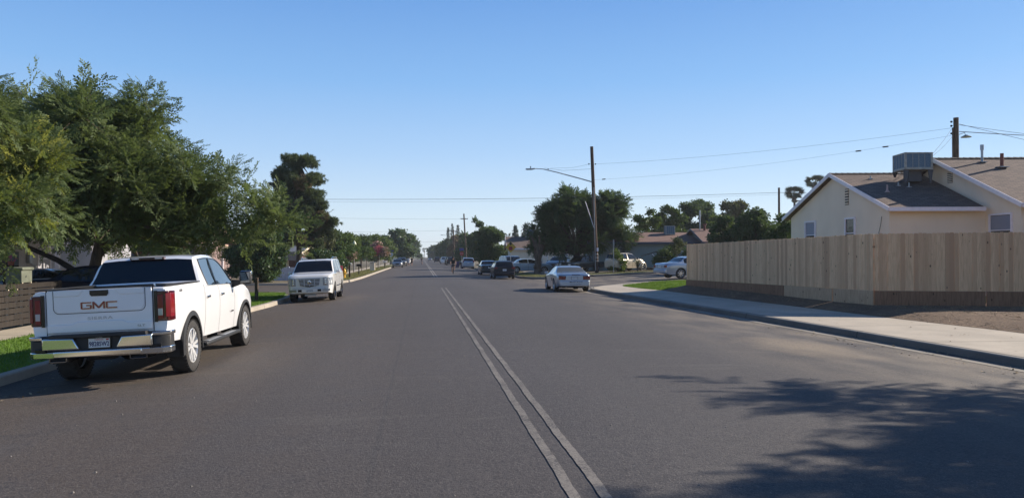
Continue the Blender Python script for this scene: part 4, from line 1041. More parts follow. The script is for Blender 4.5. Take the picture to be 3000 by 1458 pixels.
def place(name, label, S, paint, X, Y, rz, z0=None, **kw):
    flat = z0 is None and abs(math.sin(rz)) < .3
    tl, z = camber(X, Y) if flat else (0, GR(X, Y))
    if z0 is not None: z = z0
    return generic(name, label, S, paint, (X, Y, z), rz, tilt=tl if flat else 0., **kw)
# dark cars beyond the crossing, right kerb
t, S, _ = place('hatchback', 'black hatchback parked just past the crossing, seen from behind', HATCH, M_CARBLK, 6.75, 64.6, 0, rim=M_ALLOY); rear_lights(t, S, .84, .98, .26); plate(t, 0, -1.985, .74, '7ABK215'); rbox('rear_bumper', -.8, .8, -2.05, -1.9, .34, .6, M_CARBLK, t, .05)
t, S, _ = place('sedan', 'dark green sedan parked in front of the black hatchback, seen from behind', SEDAN, M_CARGRN, 6.7, 78.3, 0); rear_lights(t, S, .74, .9, .25, M_RED2); plate(t, .0, -2.43, .78, '4CTR660'); rbox('rear_bumper', -.78, .78, -2.5, -2.3, .36, .62, M_CARGRN, t, .05)
t, S, _ = place('minivan', 'silver minivan with dark rear window parked down the street on the right', VAN, M_SILVB, 7.2, 122, 0, detail=1); t['category'] = 'van'; rear_lights(t, S, .95, 1.35, .14); plate(t, 0, -2.51, .86, '8PLN303'); rbox('rear_bumper', -.88, .88, -2.58, -2.4, .38, .62, M_SILVB, t, .05)
# cars on the far right corner lot
t, S, _ = place('sedan', 'pale blue silver sedan parked side on beside the cut palm trunk', SEDAN, M_BLUSIL, 10.6, 76.5, -math.pi/2 + .10, GI(10, 76)); front_lights(t, S, .58, .72)
t, S, _ = place('suv', 'dark windowed SUV facing us behind the pale silver sedan', VAN, M_CARGREY, 10.0, 86, math.pi + .15, GI(10, 86), detail=1); t['category'] = 'suv'; front_lights(t, S, .66, .84)
t, S, _ = place('sedan', 'grey sedan in deep shade under the huge tree', SEDAN, M_GREYAL, 14.2, 78.5, math.pi - .5, GI(14, 78), detail=1); front_lights(t, S, .58, .72)
t, S, _ = place('pickup_truck', 'old grey blue pickup in the shade behind the striped utility pole', PICK, M_CARGRN, 14.9, 70.8, 2.2, GI(15, 70.8), detail=1); t.scale = (.88,)*3; front_lights(t, S, .66, .84)
t, S, _ = place('retro_car', 'tan retro hatchback with rounded fenders standing in the sun by the green house', RETRO, M_TAN, 18.0, 66.6, -.95, GI(18.1, 66.6), rim=M_CHROME); front_lights(t, S, .60, .76, .16, False)
for yf, sgn in ((1.34, 1), (-1.28, -1)):
    for sx in (-1, 1):
        m = MB(); n = 14; prof = []
        for i in range(n + 1):
            a = -.1 + (math.pi + .2) * i / n
            for r, dx in ((.40, .0), (.40, .09), (.52, .05), (.56, -.08)): prof.append((sx * (.79 + dx), yf + r * math.cos(a), .34 + r * math.sin(a)))
        m.add(prof, [(4*i + k, 4*i + k + 1, 4*i + 5 + k, 4*i + 4 + k) for i in range(n) for k in range(3)]); m.build('fender', M_TAN, t, smooth=60)
# silver blue sedan by the lawn
t, S, _ = place('sedan', 'silver blue sedan half hidden by the end of the wooden fence', SEDAN, M_SILVB, 17.9, 49.5, -math.pi/2 + .20, GR(17.9, 49.5) + .0); rear_lights(t, S, .72, .88, .22); plate(t, 0, -2.43, .80, '5SGE771'); rbox('rear_bumper', -.78, .78, -2.5, -2.3, .34, .62, M_SILVB, t, .05)
m = MB(); m.box(-.3, .3, -2.44, -2.41, .66, .9); m.build('number_recess', M_SILVB, t, bevel=.01)
# cars in the driveway on the left behind the plank fence
t, S, _ = place('sedan', 'dusty dark grey car in the driveway behind the metal box and plank fence', SEDAN, M_CARGREY, -13.0, 28.7, -math.pi/2, -.0, detail=1); front_lights(t, S, .58, .72)
t, S, _ = place('sedan', 'black sedan in the driveway beside the big tree trunk', SEDAN, M_CARBLK, -9.6, 25.2, -math.pi/2 + .04, .14, detail=1); front_lights(t, S, .58, .72)
# parked cars further down the street
t0, S, _ = place('sedan', 'grey sedan facing us at the left kerb past the flowering trees', SEDAN, M_GREYAL, -4.15, 136.5, math.pi, detail=1, group='cars parked far down the street'); front_lights(t0, S, .60, .76)
tk, S2, _ = place('suv', 'dark SUV facing us, second of the cars along the far left kerb', VAN, M_CARGREY, -4.0, 160, math.pi, detail=1, group='cars parked far down the street'); front_lights(tk, S2, .66, .86); tk['category'] = 'suv'
dup(t0, (-4.1, 196, GR(-4.1, 150)), math.pi, 'grey sedan facing us, behind the dark SUV on the far left', group='cars parked far down the street')
wv, S3, _ = place('van', 'small white van far down the left side of the street', VAN, M_WHITE, -4.0, 222, math.pi, detail=1, group='cars parked far down the street'); front_lights(wv, S3, .66, .86)
dk, S4, _ = place('suv', 'dark SUV with its back to us beyond the minivan', VAN, M_CARBLK, 6.3, 168, 0, detail=1, group='cars parked far down the street'); dk['category'] = 'suv'; rear_lights(dk, S4, .9, 1.2, .14)
dup(dk, (6.4, 182, GR(6.4, 150)), 0, 'dark SUV parked ahead of the nearer dark SUV on the far right', group='cars parked far down the street')
dup(dk, (5.2, 262, GR(5, 150)), 0, 'small dark car in the distance by the right kerb', group='cars parked far down the street')
dup(wv, (5.9, 205, GR(5.9, 150)), 0, 'white van seen from behind between dark cars on the far right', group='cars parked far down the street')
dup(t0, (3.6, 330, .05), math.pi, 'tiny car on the road at the far end of the street', group='cars parked far down the street')
# ================================================================ BUILDINGS, FENCES, STREET FURNITURE
def roof(name, P, mat, parent, th=.10):
    """P = eave0, eave1, ridge1, ridge0 ; slab with shingle UVs in metres"""
    P = [Vector(p) for p in P]; n = (P[1]-P[0]).cross(P[3]-P[0]).normalized()
    if n.z < 0: n = -n
    Q = [p - n * th for p in P]; me = bpy.data.meshes.new(name)
    me.from_pydata([tuple(p) for p in P + Q], [], [(0,1,2,3), (7,6,5,4), (0,4,5,1), (1,5,6,2), (2,6,7,3), (3,7,4,0)])
    u = (P[1]-P[0]).normalized(); v = n.cross(u); v = v if v.z > 0 else -v
    uv = me.uv_layers.new(name='UVMap')
    for lp in me.loops:
        d = (P + Q)[lp.vertex_index] - P[0]; uv.data[lp.index].uv = (d.dot(u), d.dot(v))
    me.materials.append(mat); o = bpy.data.objects.new(name, me); COL.objects.link(o); o.parent = parent; return o
def frame_window(parent, c, u, w, h, out, name='window', trim=None, blinds=False, sill=True):
    """window at centre c, u = direction along the wall, out = outward normal"""
    c = Vector(c); u = Vector(u).normalized(); o_ = Vector(out).normalized(); z = Vector((0, 0, 1))
    M = Matrix((u, o_, z)).transposed().to_4x4(); M.translation = c; t = trim or M_TRIM
    fr = MB(); fw = .07
    for (x0, x1, z0, z1) in ((-w/2-fw, w/2+fw, h/2, h/2+fw), (-w/2-fw, w/2+fw, -h/2-fw, -h/2), (-w/2-fw, -w/2, -h/2, h/2), (w/2, w/2+fw, -h/2, h/2)): fr.box(x0, x1, -.02, .05, z0, z1, 0, M)
    f = fr.build(name, t, parent)
    MB().box(-w/2, w/2, -.03, -.005, -h/2, h/2, 0, M).build('pane', M_GLASSB if blinds else M_GLASS, f)
    MB().box(-w/2, w/2, -.004, .012, -.02, .02, 0, M).build('sash', t, f)
    if blinds: MB().box(-w/2+.02, w/2-.02, -.0045, -.002, .02, h/2-.02, 0, M).build('blind', pm('blind_grey_%d' % len(MATS), (.22, .24, .30), .6), f)
    return f
def vent(parent, c, u, out, w=.3, h=.75):
    c = Vector(c); u = Vector(u).normalized(); o_ = Vector(out).normalized()
    M = Matrix((u, o_, Vector((0,0,1)))).transposed().to_4x4(); M.translation = c; m = MB(); m.box(-w/2, w/2, -.02, .004, -h/2, h/2, 0, M); v = m.build('gable_vent', M_WELL, parent)
    m = MB(); n = 6
    for i in range(n): z = -h/2 + h * (i + .25) / n; m.box(-w/2, w/2, .0, .03, z, z + h/n*.5, 0, M)
    m.build('louvre', M_CREAM, v)
M_DARKM = pm('dark_sheet_metal', (.07, .07, .075), .6)
def cooler(parent_loc, w, hgt_, rz, label, name='evaporative_cooler', legs=.35, top=None):
    t = thing(name, label, 'cooler', parent_loc, rz)
    mt = pm('cooler_metal_%d' % len(MATS), (.30, .30, .26), .6, noise=.25, nscale=6); pad = pm('cooler_pad_%d' % len(MATS), (.10, .16, .21), .8, noise=.3, nscale=30)
    m = MB(); m.box(-w/2, w/2, -w/2, w/2, legs + hgt_ - .06, legs + hgt_); m.box(-w/2, w/2, -w/2, w/2, legs, legs + .10)
    for sx in (-1, 1):
        for sy in (-1, 1): m.box(*sorted((sx*w/2, sx*(w/2 - .09))), *sorted((sy*w/2, sy*(w/2 - .09))), legs + .10, legs + hgt_ - .06)
    m.build('cabinet', mt, t, bevel=.008)
    for k, (a, b, c, d) in enumerate(((-w/2+.09, w/2-.09, -w/2+.02, -w/2+.05), (-w/2+.09, w/2-.09, w/2-.05, w/2-.02), (-w/2+.02, -w/2+.05, -w/2+.09, w/2-.09), (w/2-.05, w/2-.02, -w/2+.09, w/2-.09))):
        p = MB().box(a, b, c, d, legs + .10, legs + hgt_ - .06).build('pad_panel', pad, t)
        m = MB(); L = w - .18
        for i in (1, 2, 3):
            q = -L/2 + L*i/4
            if k < 2: m.box(q - .01, q + .01, c - .006, d + .006, legs + .1, legs + hgt_ - .06)
            else: m.box(a - .006, b + .006, q - .01, q + .01, legs + .1, legs + hgt_ - .06)
        m.build('panel_rib', mt, p)
    for sx in (-1, 1):
        for sy in (-1, 1):
            m = MB(); x, y = sx*(w/2 - .08), sy*(w/2 - .08); m.prism([(x - .12, legs), (x + .12, legs), (x + .03, -.6 if sy < 0 else -.25), (x - .03, -.6 if sy < 0 else -.25)], y - .02, y + .02); m.build('leg', M_DARKM, t)
    MB().box(-.28, .28, -.28, .28, -.5, legs).build('duct', M_DARKM, t)
    return t
# ---- the cream house on the right
hs = thing('house', 'cream stucco house with brown shingle roofs behind the new wooden fence', 'house', (19.6, 30.35, .25))
def HW(x, y, z): return Vector((x - 19.6, y - 30.35, z - .25))
g_ = Vector((-.02, 1, 0)).normalized(); s_ = Vector((.985, -.17, 0)).normalized()
C1 = Vector((19.6, 30.35, 0)); GL_ = 9.3; WL = 3.93; RZ = 1.70
def at(b, gu, su, z): p = b + g_*gu + s_*su; return HW(p.x, p.y, z)
i0 = .42; i1 = .25       # eave and rake overhangs
# wing walls (pentagon gable + sides)
def gable_block(b, depth, length, ez, rz_, mat, name='wall', ins0=.42, ins1=.25, zb=.0, far=True):
    h = depth / 2; sl = (rz_ - ez) / h
    A = [at(b, ins0, ins1, zb), at(b, depth-ins0, ins1, zb), at(b, depth-ins0, ins1, ez - .10 + sl*ins0*.6), at(b, h, ins1, rz_ - .14), at(b, ins0, ins1, ez - .10 + sl*ins0*.6)]
    B = [p + s_*(length - ins1*2) for p in A]
    m = MB(); m.add(A + B, [(0,1,2,3,4), (9,8,7,6,5)] + [(i, (i+1) % 5, (i+1) % 5 + 5, i + 5) for i in range(5)]); return m.build(name, mat, hs)
gable_block(C1, GL_, WL + 2.0, 3.92, 5.85, M_CREAM)
roof('roof', [at(C1, 0, 0, 3.92), at(C1, 0, WL, 3.92), at(C1, GL_/2, WL + .3, 5.85), at(C1, GL_/2, 0, 5.85)], M_SH1, hs)
roof('roof', [at(C1, GL_, 0, 3.92), at(C1, GL_, WL + 1, 3.92), at(C1, GL_/2, WL + 1, 5.855), at(C1, GL_/2, 0, 5.855)], M_SH1, hs)
D1 = C1 + s_*WL - g_*1.95
MD = 10.5; MR = 6.39; ME = 3.95
gable_block(D1, MD, 14, ME, MR, M_CREAM, 'wall', .45, .30)
def lp(b, gu, su, z): return at(b, gu, su, z)
roof('roof', [lp(D1, 0, 0, ME), lp(D1, 0, 14, ME), lp(D1, MD/2, 14, MR), lp(D1, MD/2, 0, MR)], M_SH1, hs)
roof('roof', [lp(D1, MD, 0, ME), lp(D1, MD, 14, ME), lp(D1, MD/2, 14, MR + .005), lp(D1, MD/2, 0, MR + .005)], M_SH1, hs)
def board(a, b, hgt_=.17, th=.04, nm='fascia', mat=None, dz=-.06):
    a = Vector(a) + Vector((0,0,dz)); b = Vector(b) + Vector((0,0,dz)); m = MB(); m.bar(a, b, th, hgt_); m.build(nm, mat or M_TRIM, hs)
e = s_ * -.022; e2 = g_ * -.022
for b, L, dd, ez, rz_ in ((C1, WL, GL_, 3.92, 5.85), (D1, 14, MD, ME, MR)):
    board(at(b, 0, 0, ez) + e, at(b, dd/2, 0, rz_) + e); board(at(b, dd, 0, ez) + e, at(b, dd/2, 0, rz_) + e); board(at(b, 0, -.02, ez) + e2, at(b, 0, L, ez) + e2)
    m = MB(); n = int(L / .28)
    for i in range(n):
        p = at(b, dd/2, .28*i, rz_); q = at(b, dd/2, .28*i + .31, rz_)
        for sg in (-1, 1): m.add([p + Vector((0,0,.045)), q + Vector((0,0,.03)), q + g_*sg*.16 + Vector((0,0,-.04)), p + g_*sg*.16 + Vector((0,0,-.03))], [(0,1,2,3)])
    m.build('ridge_cap', M_SH1, hs, normals=False)
m = MB(); m.prism([(0, 0), (.45, 0), (.45, .2), (.0, .25)], 0, .03); 
out_g = -s_; out_s = -g_
frame_window(hs, at(C1, 6.85, i1 - .02, 2.95), g_, .90, 1.3, out_g, blinds=True)
frame_window(hs, at(C1, 3.3, i1 - .02, 2.95), g_, .70, 1.3, out_g)
frame_window(hs, at(D1, 1.5, .28, 2.95), g_, 1.12, 1.25, out_g, blinds=True)
vent(hs, at(C1, 3.6, i1 - .01, 4.65), g_, out_g); vent(hs, at(D1, 4.5, .29, 5.43), g_, out_g, .32, .5)
m = MB(); m.tube([at(C1, .9, .22, 3.6), at(C1, 1.0, .22, 3.2), at(C1, 1.12, .22, 2.9), at(C1, 1.1, .22, 2.4), at(C1, 1.12, .22, 1.6)], .010, 5); m.build('cable', M_WIRE, hs)
def pipe(p, r, h, mat, cap=True, nm='vent_pipe'):
    m = MB(); m.tube([p - Vector((0,0,.15)), p + Vector((0,0,h))], r, 12)
    if cap: m.tube([p + Vector((0,0,h*.72)), p + Vector((0,0,h*1.02))], r*1.45, 12)
    q = m.build(nm, mat, hs, smooth=40); f = MB(); f.box(p.x - r*3, p.x + r*3, p.y - r*2.4, p.y + r*2.4, p.z + .0, p.z + .03); f.build('flashing', M_GALV, q); return q
pipe(at(D1, 4.7, 1.85, 6.13), .055, .78, M_GALV); pipe(at(D1, 4.0, 2.2, 5.82), .075, .62, pm('rust_red_pipe', (.16, .045, .035), .7), False)
m = MB(); p = at(C1, 1.9, 1.06, 4.72); m.lathe([(.12, 0), (.05, .08), (.035, .22), (.03, .34)], (p.x, p.y, p.z), 'Z', 12); m.build('vent_cone', pm('pinkish_lead', (.42, .28, .24), .5), hs, smooth=40)
pipe(at(C1, 3.8, 1.45, 5.49), .03, .16, M_GALV, False); pipe(at(C1, 2.6, 2.45, 5.0), .03, .22, M_GALV, False); pipe(at(C1, 2.8, 2.1, 5.08), .03, .18, M_GALV, False)
cooler((22.45, 33.0, 5.80), 1.25, .78, R(-9), 'grey box evaporative cooler standing on the cream house roof', legs=.0)
# ---- new wooden fence in two runs
def fence_run(name, label, a, b, zt0, zt1, kt, kicks, seed, post=True):
    rnd = random.Random(seed); A = Vector((*a, 0)); B = Vector((*b, 0)); L = (B - A).length; d = (B - A).normalized(); n = Vector((-d.y, d.x, 0))
    if n.dot(A) < 0: n = -n
    t = thing(name, label, 'fence', (a[0], a[1], 0)); pw = .14; k = int(L / pw); m = MB()
    for i in range(k):
        s0 = i * pw + rnd.uniform(.001, .003); s1 = (i + 1) * pw - rnd.uniform(.001, .005); dz = rnd.uniform(-.012, .012); f = (i + .5) / k; zt = zt0 + (zt1 - zt0) * f + dz; o = rnd.uniform(0, .006); c = .028
        prof = [(s0, kt + .004), (s1, kt + .004), (s1, zt - c), (s1 - c*.5, zt - c*.25), (s1 - c, zt), (s0 + c, zt), (s0 + c*.5, zt - c*.25), (s0, zt - c)]
        vs = [d*u + n*(.0 + o) + Vector((0,0,z)) for u, z in prof] + [d*u + n*(.018 + o) + Vector((0,0,z)) for u, z in prof]; q = len(prof)
        m.add(vs, [tuple(range(q)), tuple(range(2*q-1, q-1, -1))] + [(j + q, (j+1) % q + q, (j+1) % q, j) for j in range(q)])
    m.build('pickets', M_FENCE, t)
    for (f0, f1, mat, zb0, zb1) in kicks:
        m = MB(); p0 = d*L*f0; p1 = d*L*f1 - d*.006; vs = []
        for o in (-.022, .02):
            for p, z in ((p0, zb0), (p1, zb1), (p1, kt), (p0, kt)): vs.append(p + n*o + Vector((0,0,z)))
        m.add(vs, [(0,1,2,3), (7,6,5,4), (0,4,5,1), (1,5,6,2), (2,6,7,3), (3,7,4,0)]); m.build('kickboard', mat, t)
    for z in (kt + .25, kt + 1.0, kt + 1.7):
        m = MB(); m.bar(n*.045 + Vector((0,0,z)), d*L + n*.045 + Vector((0,0,z)), .04, .09); m.build('rail', M_FENCE, t)
    for i in range(int(L/2.4) + 1):
        p = d*min(i*2.4 + .1, L - .1) + n*.11; m = MB(); m.bar(p + Vector((0,0,.1)), p + Vector((0,0,zt0 - .15)), .09); m.build('post', M_FENCE, t)
    return t
FA, FB, FC = (13.15, 37.2), (15.1, 24.3), (24.0, 22.0)
fence_run('wooden_fence', 'new pale wooden picket fence with brown kickboard running along the pavement', FB, FA, 2.63, 2.47, .71, [(0, .155, M_KICKL, .20, .22), (.158, .38, M_KICKL, .22, .28), (.383, .78, M_KICKD, .26, .30), (.783, 1.0, M_KICKD, .30, .34)], 4)
fence_run('wooden_fence', 'return run of the new wooden fence facing us, above a dark kickboard', (FB[0] + .03, FB[1] - .01), FC, 2.63, 2.70, .71, [(0, .38, M_KICKD, .10, .10), (.383, 1, M_KICKD, .10, .10)], 9)
# ---- green-grey house with brown roof across the side street
def simple_house(name, label, loc, rz, W, D, ez, rz_, wallm, roofm, ov=.5, trim=None, wins=(), door=None, z0=0, gab='x', zb=-.4):
    t = thing(name, label, 'house', loc, rz); sl = (rz_ - ez) / (D/2 + ov); m = MB(); e_ = ez + sl*ov - .12
    A = [(0, 0, zb), (0, D, zb), (0, D, e_), (0, D/2, rz_ - .14), (0, 0, e_)]; B = [(W, y, z) for _, y, z in A]
    m.add(A + B, [(0,1,2,3,4), (9,8,7,6,5)] + [(i, (i+1) % 5, (i+1) % 5 + 5, i + 5) for i in range(5)]); m.build('wall', wallm, t)
    roof('roof', [(-ov, -ov, ez), (W + ov, -ov, ez), (W + ov, D/2, rz_), (-ov, D/2, rz_)], roofm, t)
    roof('roof', [(-ov, D + ov, ez), (W + ov, D + ov, ez), (W + ov, D/2, rz_ + .005), (-ov, D/2, rz_ + .005)], roofm, t)
    tm = trim or M_TRIM
    for x in (-ov - .02, W + ov + .02):
        for y in (-ov, D + ov): m = MB(); m.bar((x, y, ez - .06), (x, D/2, rz_ - .06), .04, .18); m.build('fascia', tm, t)
    m = MB(); m.bar((-ov, -ov - .022, ez - .06), (W + ov, -ov - .022, ez - .06), .04, .2); m.build('fascia', tm, t)
    for (face, pos, z, w_, h_) in wins:
        if face == 'front': frame_window(t, (pos, 0.01, z), (1, 0, 0), w_, h_, (0, -1, 0))
        elif face == 'left': frame_window(t, (.01, pos, z), (0, 1, 0), w_, h_, (-1, 0, 0))
        elif face == 'right': frame_window(t, (W - .01, pos, z), (0, 1, 0), w_, h_, (1, 0, 0))
    if door:
        face, pos, w_, mat = door
        if face == 'front': m = MB().box(pos, pos + w_, -.05, .02, .0, 2.05)
        else: m = MB().box(W - .02, W + .05, pos, pos + w_, .0, 2.05)
        dd = m.build('door', mat, t, bevel=.01)
        h_ = MB()
        if face == 'front': h_.box(pos + w_ - .12, pos + w_ - .06, -.10, -.05, .95, 1.05)
        else: h_.box(W + .05, W + .10, pos + w_ - .12, pos + w_ - .06, .95, 1.05)
        h_.build('handle', M_GALV, dd)
    return t
M_GREENW = stucco('grey_green_stucco', (.20, .245, .24)); M_FASB = pm('dark_blue_fascia', (.05, .06, .09), .6); M_DOORD = pm('dark_door', (.03, .045, .06), .5)
gz = GI(18, 70)
hb = simple_house('house', 'low grey green house with red brown roof behind the retro car', (16.2, 71.8, gz), R(-6.7), 9.6, 9.0, 2.62, 3.72, M_GREENW, M_SH2, .5, M_FASB, [('front', 8.2, 1.3, 1.0, .9)], ('front', 2.0, 1.0, M_DOORD))
hb2 = simple_house('house', 'gabled red brown roofed part house seen between the green house and the trees', (26.1, 68.2, gz), R(-6.7), 8, 9.0, 2.6, 4.0, M_GREENW, M_SH2, .5, M_FASB, [('front', 3, 1.3, 1.4, 1.0)])
cooler((24.6, 74.5, gz + 3.45), .95, .9, R(-6.7), 'pale square cooler on the ridge of the low green house', legs=.0)
t = thing('flue_pipe', 'tall thin metal flue pipe on the gabled red brown roof', 'pipe', (26.9, 72.2, gz + 3.9)); m = MB(); m.tube([(0,0,-.3), (0,0,1.9)], .07, 8); m.build('pipe', M_GALV, t); m = MB(); m.tube([(.35,-.3,-.4), (.35,-.3,.45)], .12, 8); m.tube([(.35,-.3,.45), (.35,-.3,.55)], .2, 8); m.build('cowl', pm('red_cowl', (.16, .05, .04), .7), t)
# ---- house down the street on the right, with a dark cooler
hd = simple_house('house', 'distant cream house with light brown roof behind the yellow warning sign', (11.2, 97, .2), R(-4), 13, 8, 2.7, 4.3, M_CREAM, M_SH1, .5, M_TRIM, [('front', 4.2, 1.6, .9, 1.0), ('front', 9, 1.6, .9, 1.0)], ('front', 6.4, .9, M_TRIM))
cooler((14.4, 100.5, 4.35), 1.5, 1.1, R(-4), 'dark blue grey cooler on the roof of the distant cream house', legs=.0)
# ---- white house on the left behind the big tree
hw = simple_house('house', 'long white stucco house behind the big tree on the left', (-24.5, 27.0, .02), R(0), 7.0, 22, 2.9, 4.1, M_WALLW, M_SH3, .5, M_TRIM, [('right', 11.2, 1.75, 1.1, 1.0), ('right', 17.0, 1.75, 1.2, 1.0), ('right', 5.0, 1.7, 1.2, 1.1), ('right', 20.3, 1.75, .8, .9)], ('right', 7.9, .95, M_DOORD))
m = MB(); m.box(7.0, 7.06, 6.2, 7.8, .0, 2.3); m.build('recessed_panel', M_DARK, hw)
for y in (7.3, 11.6): m = MB(); m.box(9.2, 9.36, y, y + .16, -.1, 2.85); m.build('porch_post', M_TRIM, hw, bevel=.01)
m = MB(); m.box(7.0, 9.5, 6.7, 12.3, 2.85, 3.0); m.build('porch_roof', M_TRIM, hw)
m = MB(); m.box(7.0, 7.16, 9.55, 9.85, 1.55, 1.95); m.build('meter_box', M_GALV, hw, bevel=.01); m = MB(); m.tube([(7.08, 9.7, 1.95), (7.08, 9.7, 3.1)], .03, 8); m.tube([(7.08, 9.9, 1.5), (7.08, 10.2, 1.45), (7.08, 10.25, .1)], .03, 8); m.build('conduit', M_GALV, hw)
# ---- house across the left side street: peach fascia
M_PEACH = pm('peach_trim', (.50, .33, .25), .6)
hl = simple_house('house', 'small house with peach fascia and white porch post behind the octagonal sign back', (-24.5, 58.5, .02), 0, 8.0, 11, 2.75, 4.1, pm('mauve_wall', (.24, .17, .16), .8), M_SH1, .6, M_PEACH, [('right', 3.2, 1.6, 1.2, 1.0)], ('front', 3.0, 1.0, M_DOORD))
for y in (-.3, 4.0): m = MB(); m.box(8.9, 9.05, y, y + .15, -.1, 2.7); m.build('porch_post', M_TRIM, hl)
m = MB(); m.box(8.0, 9.2, -.6, 5, 2.62, 2.8); m.build('porch_beam', M_PEACH, hl); m = MB(); m.box(8.9, 8.98, .2, 4, .1, 1.0); m.build('porch_rail', M_TRIM, hl)
# ---- low white wall, kiosk-like porch and brick house behind the pine
t = thing('white_wall', 'low white panelled wall across the side street behind the white SUV', 'wall', (-14.2, 62.6, .0)); M_WW = pm('white_panels', (.50, .52, .60), .7, noise=.15)
m = MB(); m.box(0, 6.4, -.06, .06, -.2, 1.02); m.build('panel', M_WW, t)
for i in range(6): m = MB(); m.box(i*1.25 - .05, i*1.25 + .05, -.09, .09, -.2, 1.08); m.build('pier', M_WW, t)
t = thing('garden_kiosk', 'small open porch with blue grey hip roof and cream posts behind the low white wall', 'kiosk', (-13.1, 77.5, .0))
for x in (-1.2, .0, 1.2): m = MB(); m.box(x - .14, x + .14, -.1, .1, 0, 1.55); m.build('post', M_CREAM, t)
m = MB(); m.add([(-1.7, -.9, 1.5), (1.7, -.9, 1.5), (1.7, .9, 1.5), (-1.7, .9, 1.5), (-.5, 0, 2.35), (.5, 0, 2.35)], [(0,1,5,4), (1,2,5), (2,3,4,5), (3,0,4), (3,2,1,0)]); m.build('roof', M_SH3, t)
m = MB(); m.box(-1.2, 1.2, .3, .4, 0, .8); m.build('panel', M_PEACH, t)
simple_house('house', 'dark brick house with cream window frames behind the tall pine', (-20.5, 84, 0), 0, 7.4, 12, 2.3, 3.1, pm('dark_brick', (.10, .045, .035), .85, noise=.3, nscale=20), M_SH3, .5, M_CREAM, [('right', 4.0, 1.5, 1.6, 1.2), ('front', 5.2, 1.5, 1.0, 1.2)], ('right', 8.0, 1.0, M_DOORD))
simple_house('house', 'small far white roofed house closing the left side of the street', (-19, 430, -.2), 0, 13, 9, 2.3, 3.3, M_CREAM, pm('white_roof', (.7, .7, .72), .6), .5, M_TRIM, [('front', 4, 1.6, 1.6, 1.2)])
# ---- left plank fence with the metal box
t = thing('plank_fence', 'old grey fence of horizontal planks between pavement and driveway', 'fence', (-10.55, 17.0, .02))
rnd = random.Random(5)
for i in range(7):
    z = .04 + i*.158; m = MB()
    y = 0.
    while y < 7.1:
        L = rnd.uniform(1.8, 2.6); a = min(y + L, 7.1); m.box(-.02 + rnd.uniform(-.006, .006), .02, y + .004, a - .004, z, z + .138 + rnd.uniform(-.008, .004)); y = a
    m.build('plank', M_OLDW, t)
for y in (.1, 1.9, 3.8, 5.6, 7.0): m = MB(); m.box(-.12, -.025, y, y + .09, -.1, 1.14); m.build('post', M_OLDW, t)
t = thing('metal_box', 'grey green metal box with sloping lid on short legs just behind the plank fence', 'box', (-10.95, 22.5, .90), R(6)); M_OLV = pm('grey_green_metal', (.155, .165, .125), .5, noise=.2, nscale=4)
m = MB(); m.box(-.2, .2, -.36, .36, .24, .60); m.build('body', M_OLV, t, bevel=.02); m = MB(); m.box(-.24, .24, -.40, .40, .58, .67); m.build('lid', M_OLV, t, bevel=.03)
for y in (-.32, .27): m = MB(); m.box(-.2, -.14, y, y + .05, -.90, .25); m.build('leg', M_CREAM, t); m = MB(); m.box(.14, .2, y, y + .05, -.90, .25); m.build('leg', M_CREAM, t)
m = MB(); m.lathe([(.001, .30), (.03, .29), (.03, .27)], (-.08, -.1, .42), 'X', 10); m.build('lock', M_CHROME, t)
t = thing('flower_pot', 'small pot with pink flower near the metal box', 'pot', (-11.9, 24.0, 1.60)); m = MB(); m.lathe([(.001, 0), (.07, 0), (.09, .12)], axis='Z', n=12); m.build('pot', pm('terracotta', (.3, .1, .06), .8), t)
tv, tf, tm = T_tuft(14, .16, .03, 4); stamp('flower', tv, tf, tm, np.array([[0, 0, .2]]), np.array([[0, 0, 1.]]), np.array([0.]), np.array([1.]), L_PINK, t)
t = thing('plinth', 'dark plinth under the flower pot behind the plank fence', 'plinth', (-11.9, 24.0, -.02)); MB().box(-.15, .15, -.15, .15, -.1, 1.62).build('block', M_OLDW, t, bevel=.02)

# ================================================================ POLES, WIRES, SIGNS
def wire(label, a, b, sag, r=.012, n=18, extra=None, group='overhead wires'):
    a = Vector(a); b = Vector(b); m = MB(); m.tube([a.lerp(b, i/n) - Vector((0,0,4*sag*(i/n)*(1-i/n))) for i in range(n+1)], r, 5, caps=False)
    o = m.build('overhead_wire', M_WIRE); tag(o, label, 'wire', group)
    for f in (extra or []):
        p = a.lerp(b, f) - Vector((0,0,4*sag*f*(1-f))); q = a.lerp(b, f + .012) - Vector((0,0,4*sag*f*(1-f))); k = MB(); k.tube([p, q], .045, 8); k.build('splice', M_WIRE, o)
    return o
def pole(name, label, x, y, h, r0=.17, r1=.13, lean=(0, 0), arms=(), mat=None, group=None, cat='utility pole'):
    t = thing(name, label, cat, (x, y, GI(x, y)), 0, group); m = MB(); n = 8
    m.tube([(lean[0]*i/n, lean[1]*i/n, -.2 + (h + .2)*i/n) for i in range(n+1)], [r0 + (r1 - r0)*i/n for i in range(n+1)], 14); m.build('pole', mat or M_WOODP, t, smooth=60)
    for (z, w_, ang) in arms:
        c = Vector((lean[0]*z/h, lean[1]*z/h, z)); d = Vector((math.cos(ang), math.sin(ang), 0)); m = MB(); m.bar(c - d*w_/2 + Vector((0, -r0, 0)), c + d*w_/2 + Vector((0, -r0, 0)), .10, .12); a_ = m.build('crossarm', M_WOODP, t)
        for k in (-.46, -.2, .2, .46): p = c + d*w_*k + Vector((0, -r0, .05)); m = MB(); m.lathe([(.05, 0), (.07, .06), (.04, .15), (.001, .17)], p, 'Z', 8); m.build('insulator', M_GALV, a_)
    return t
px, py = 15.14, 65.6; pz = GI(px, py)
t = pole('utility_pole', 'tall brown utility pole with street lamp arm and reflective bands at the far corner', px, py, 10.95, .17, .14, (-.45, 0))
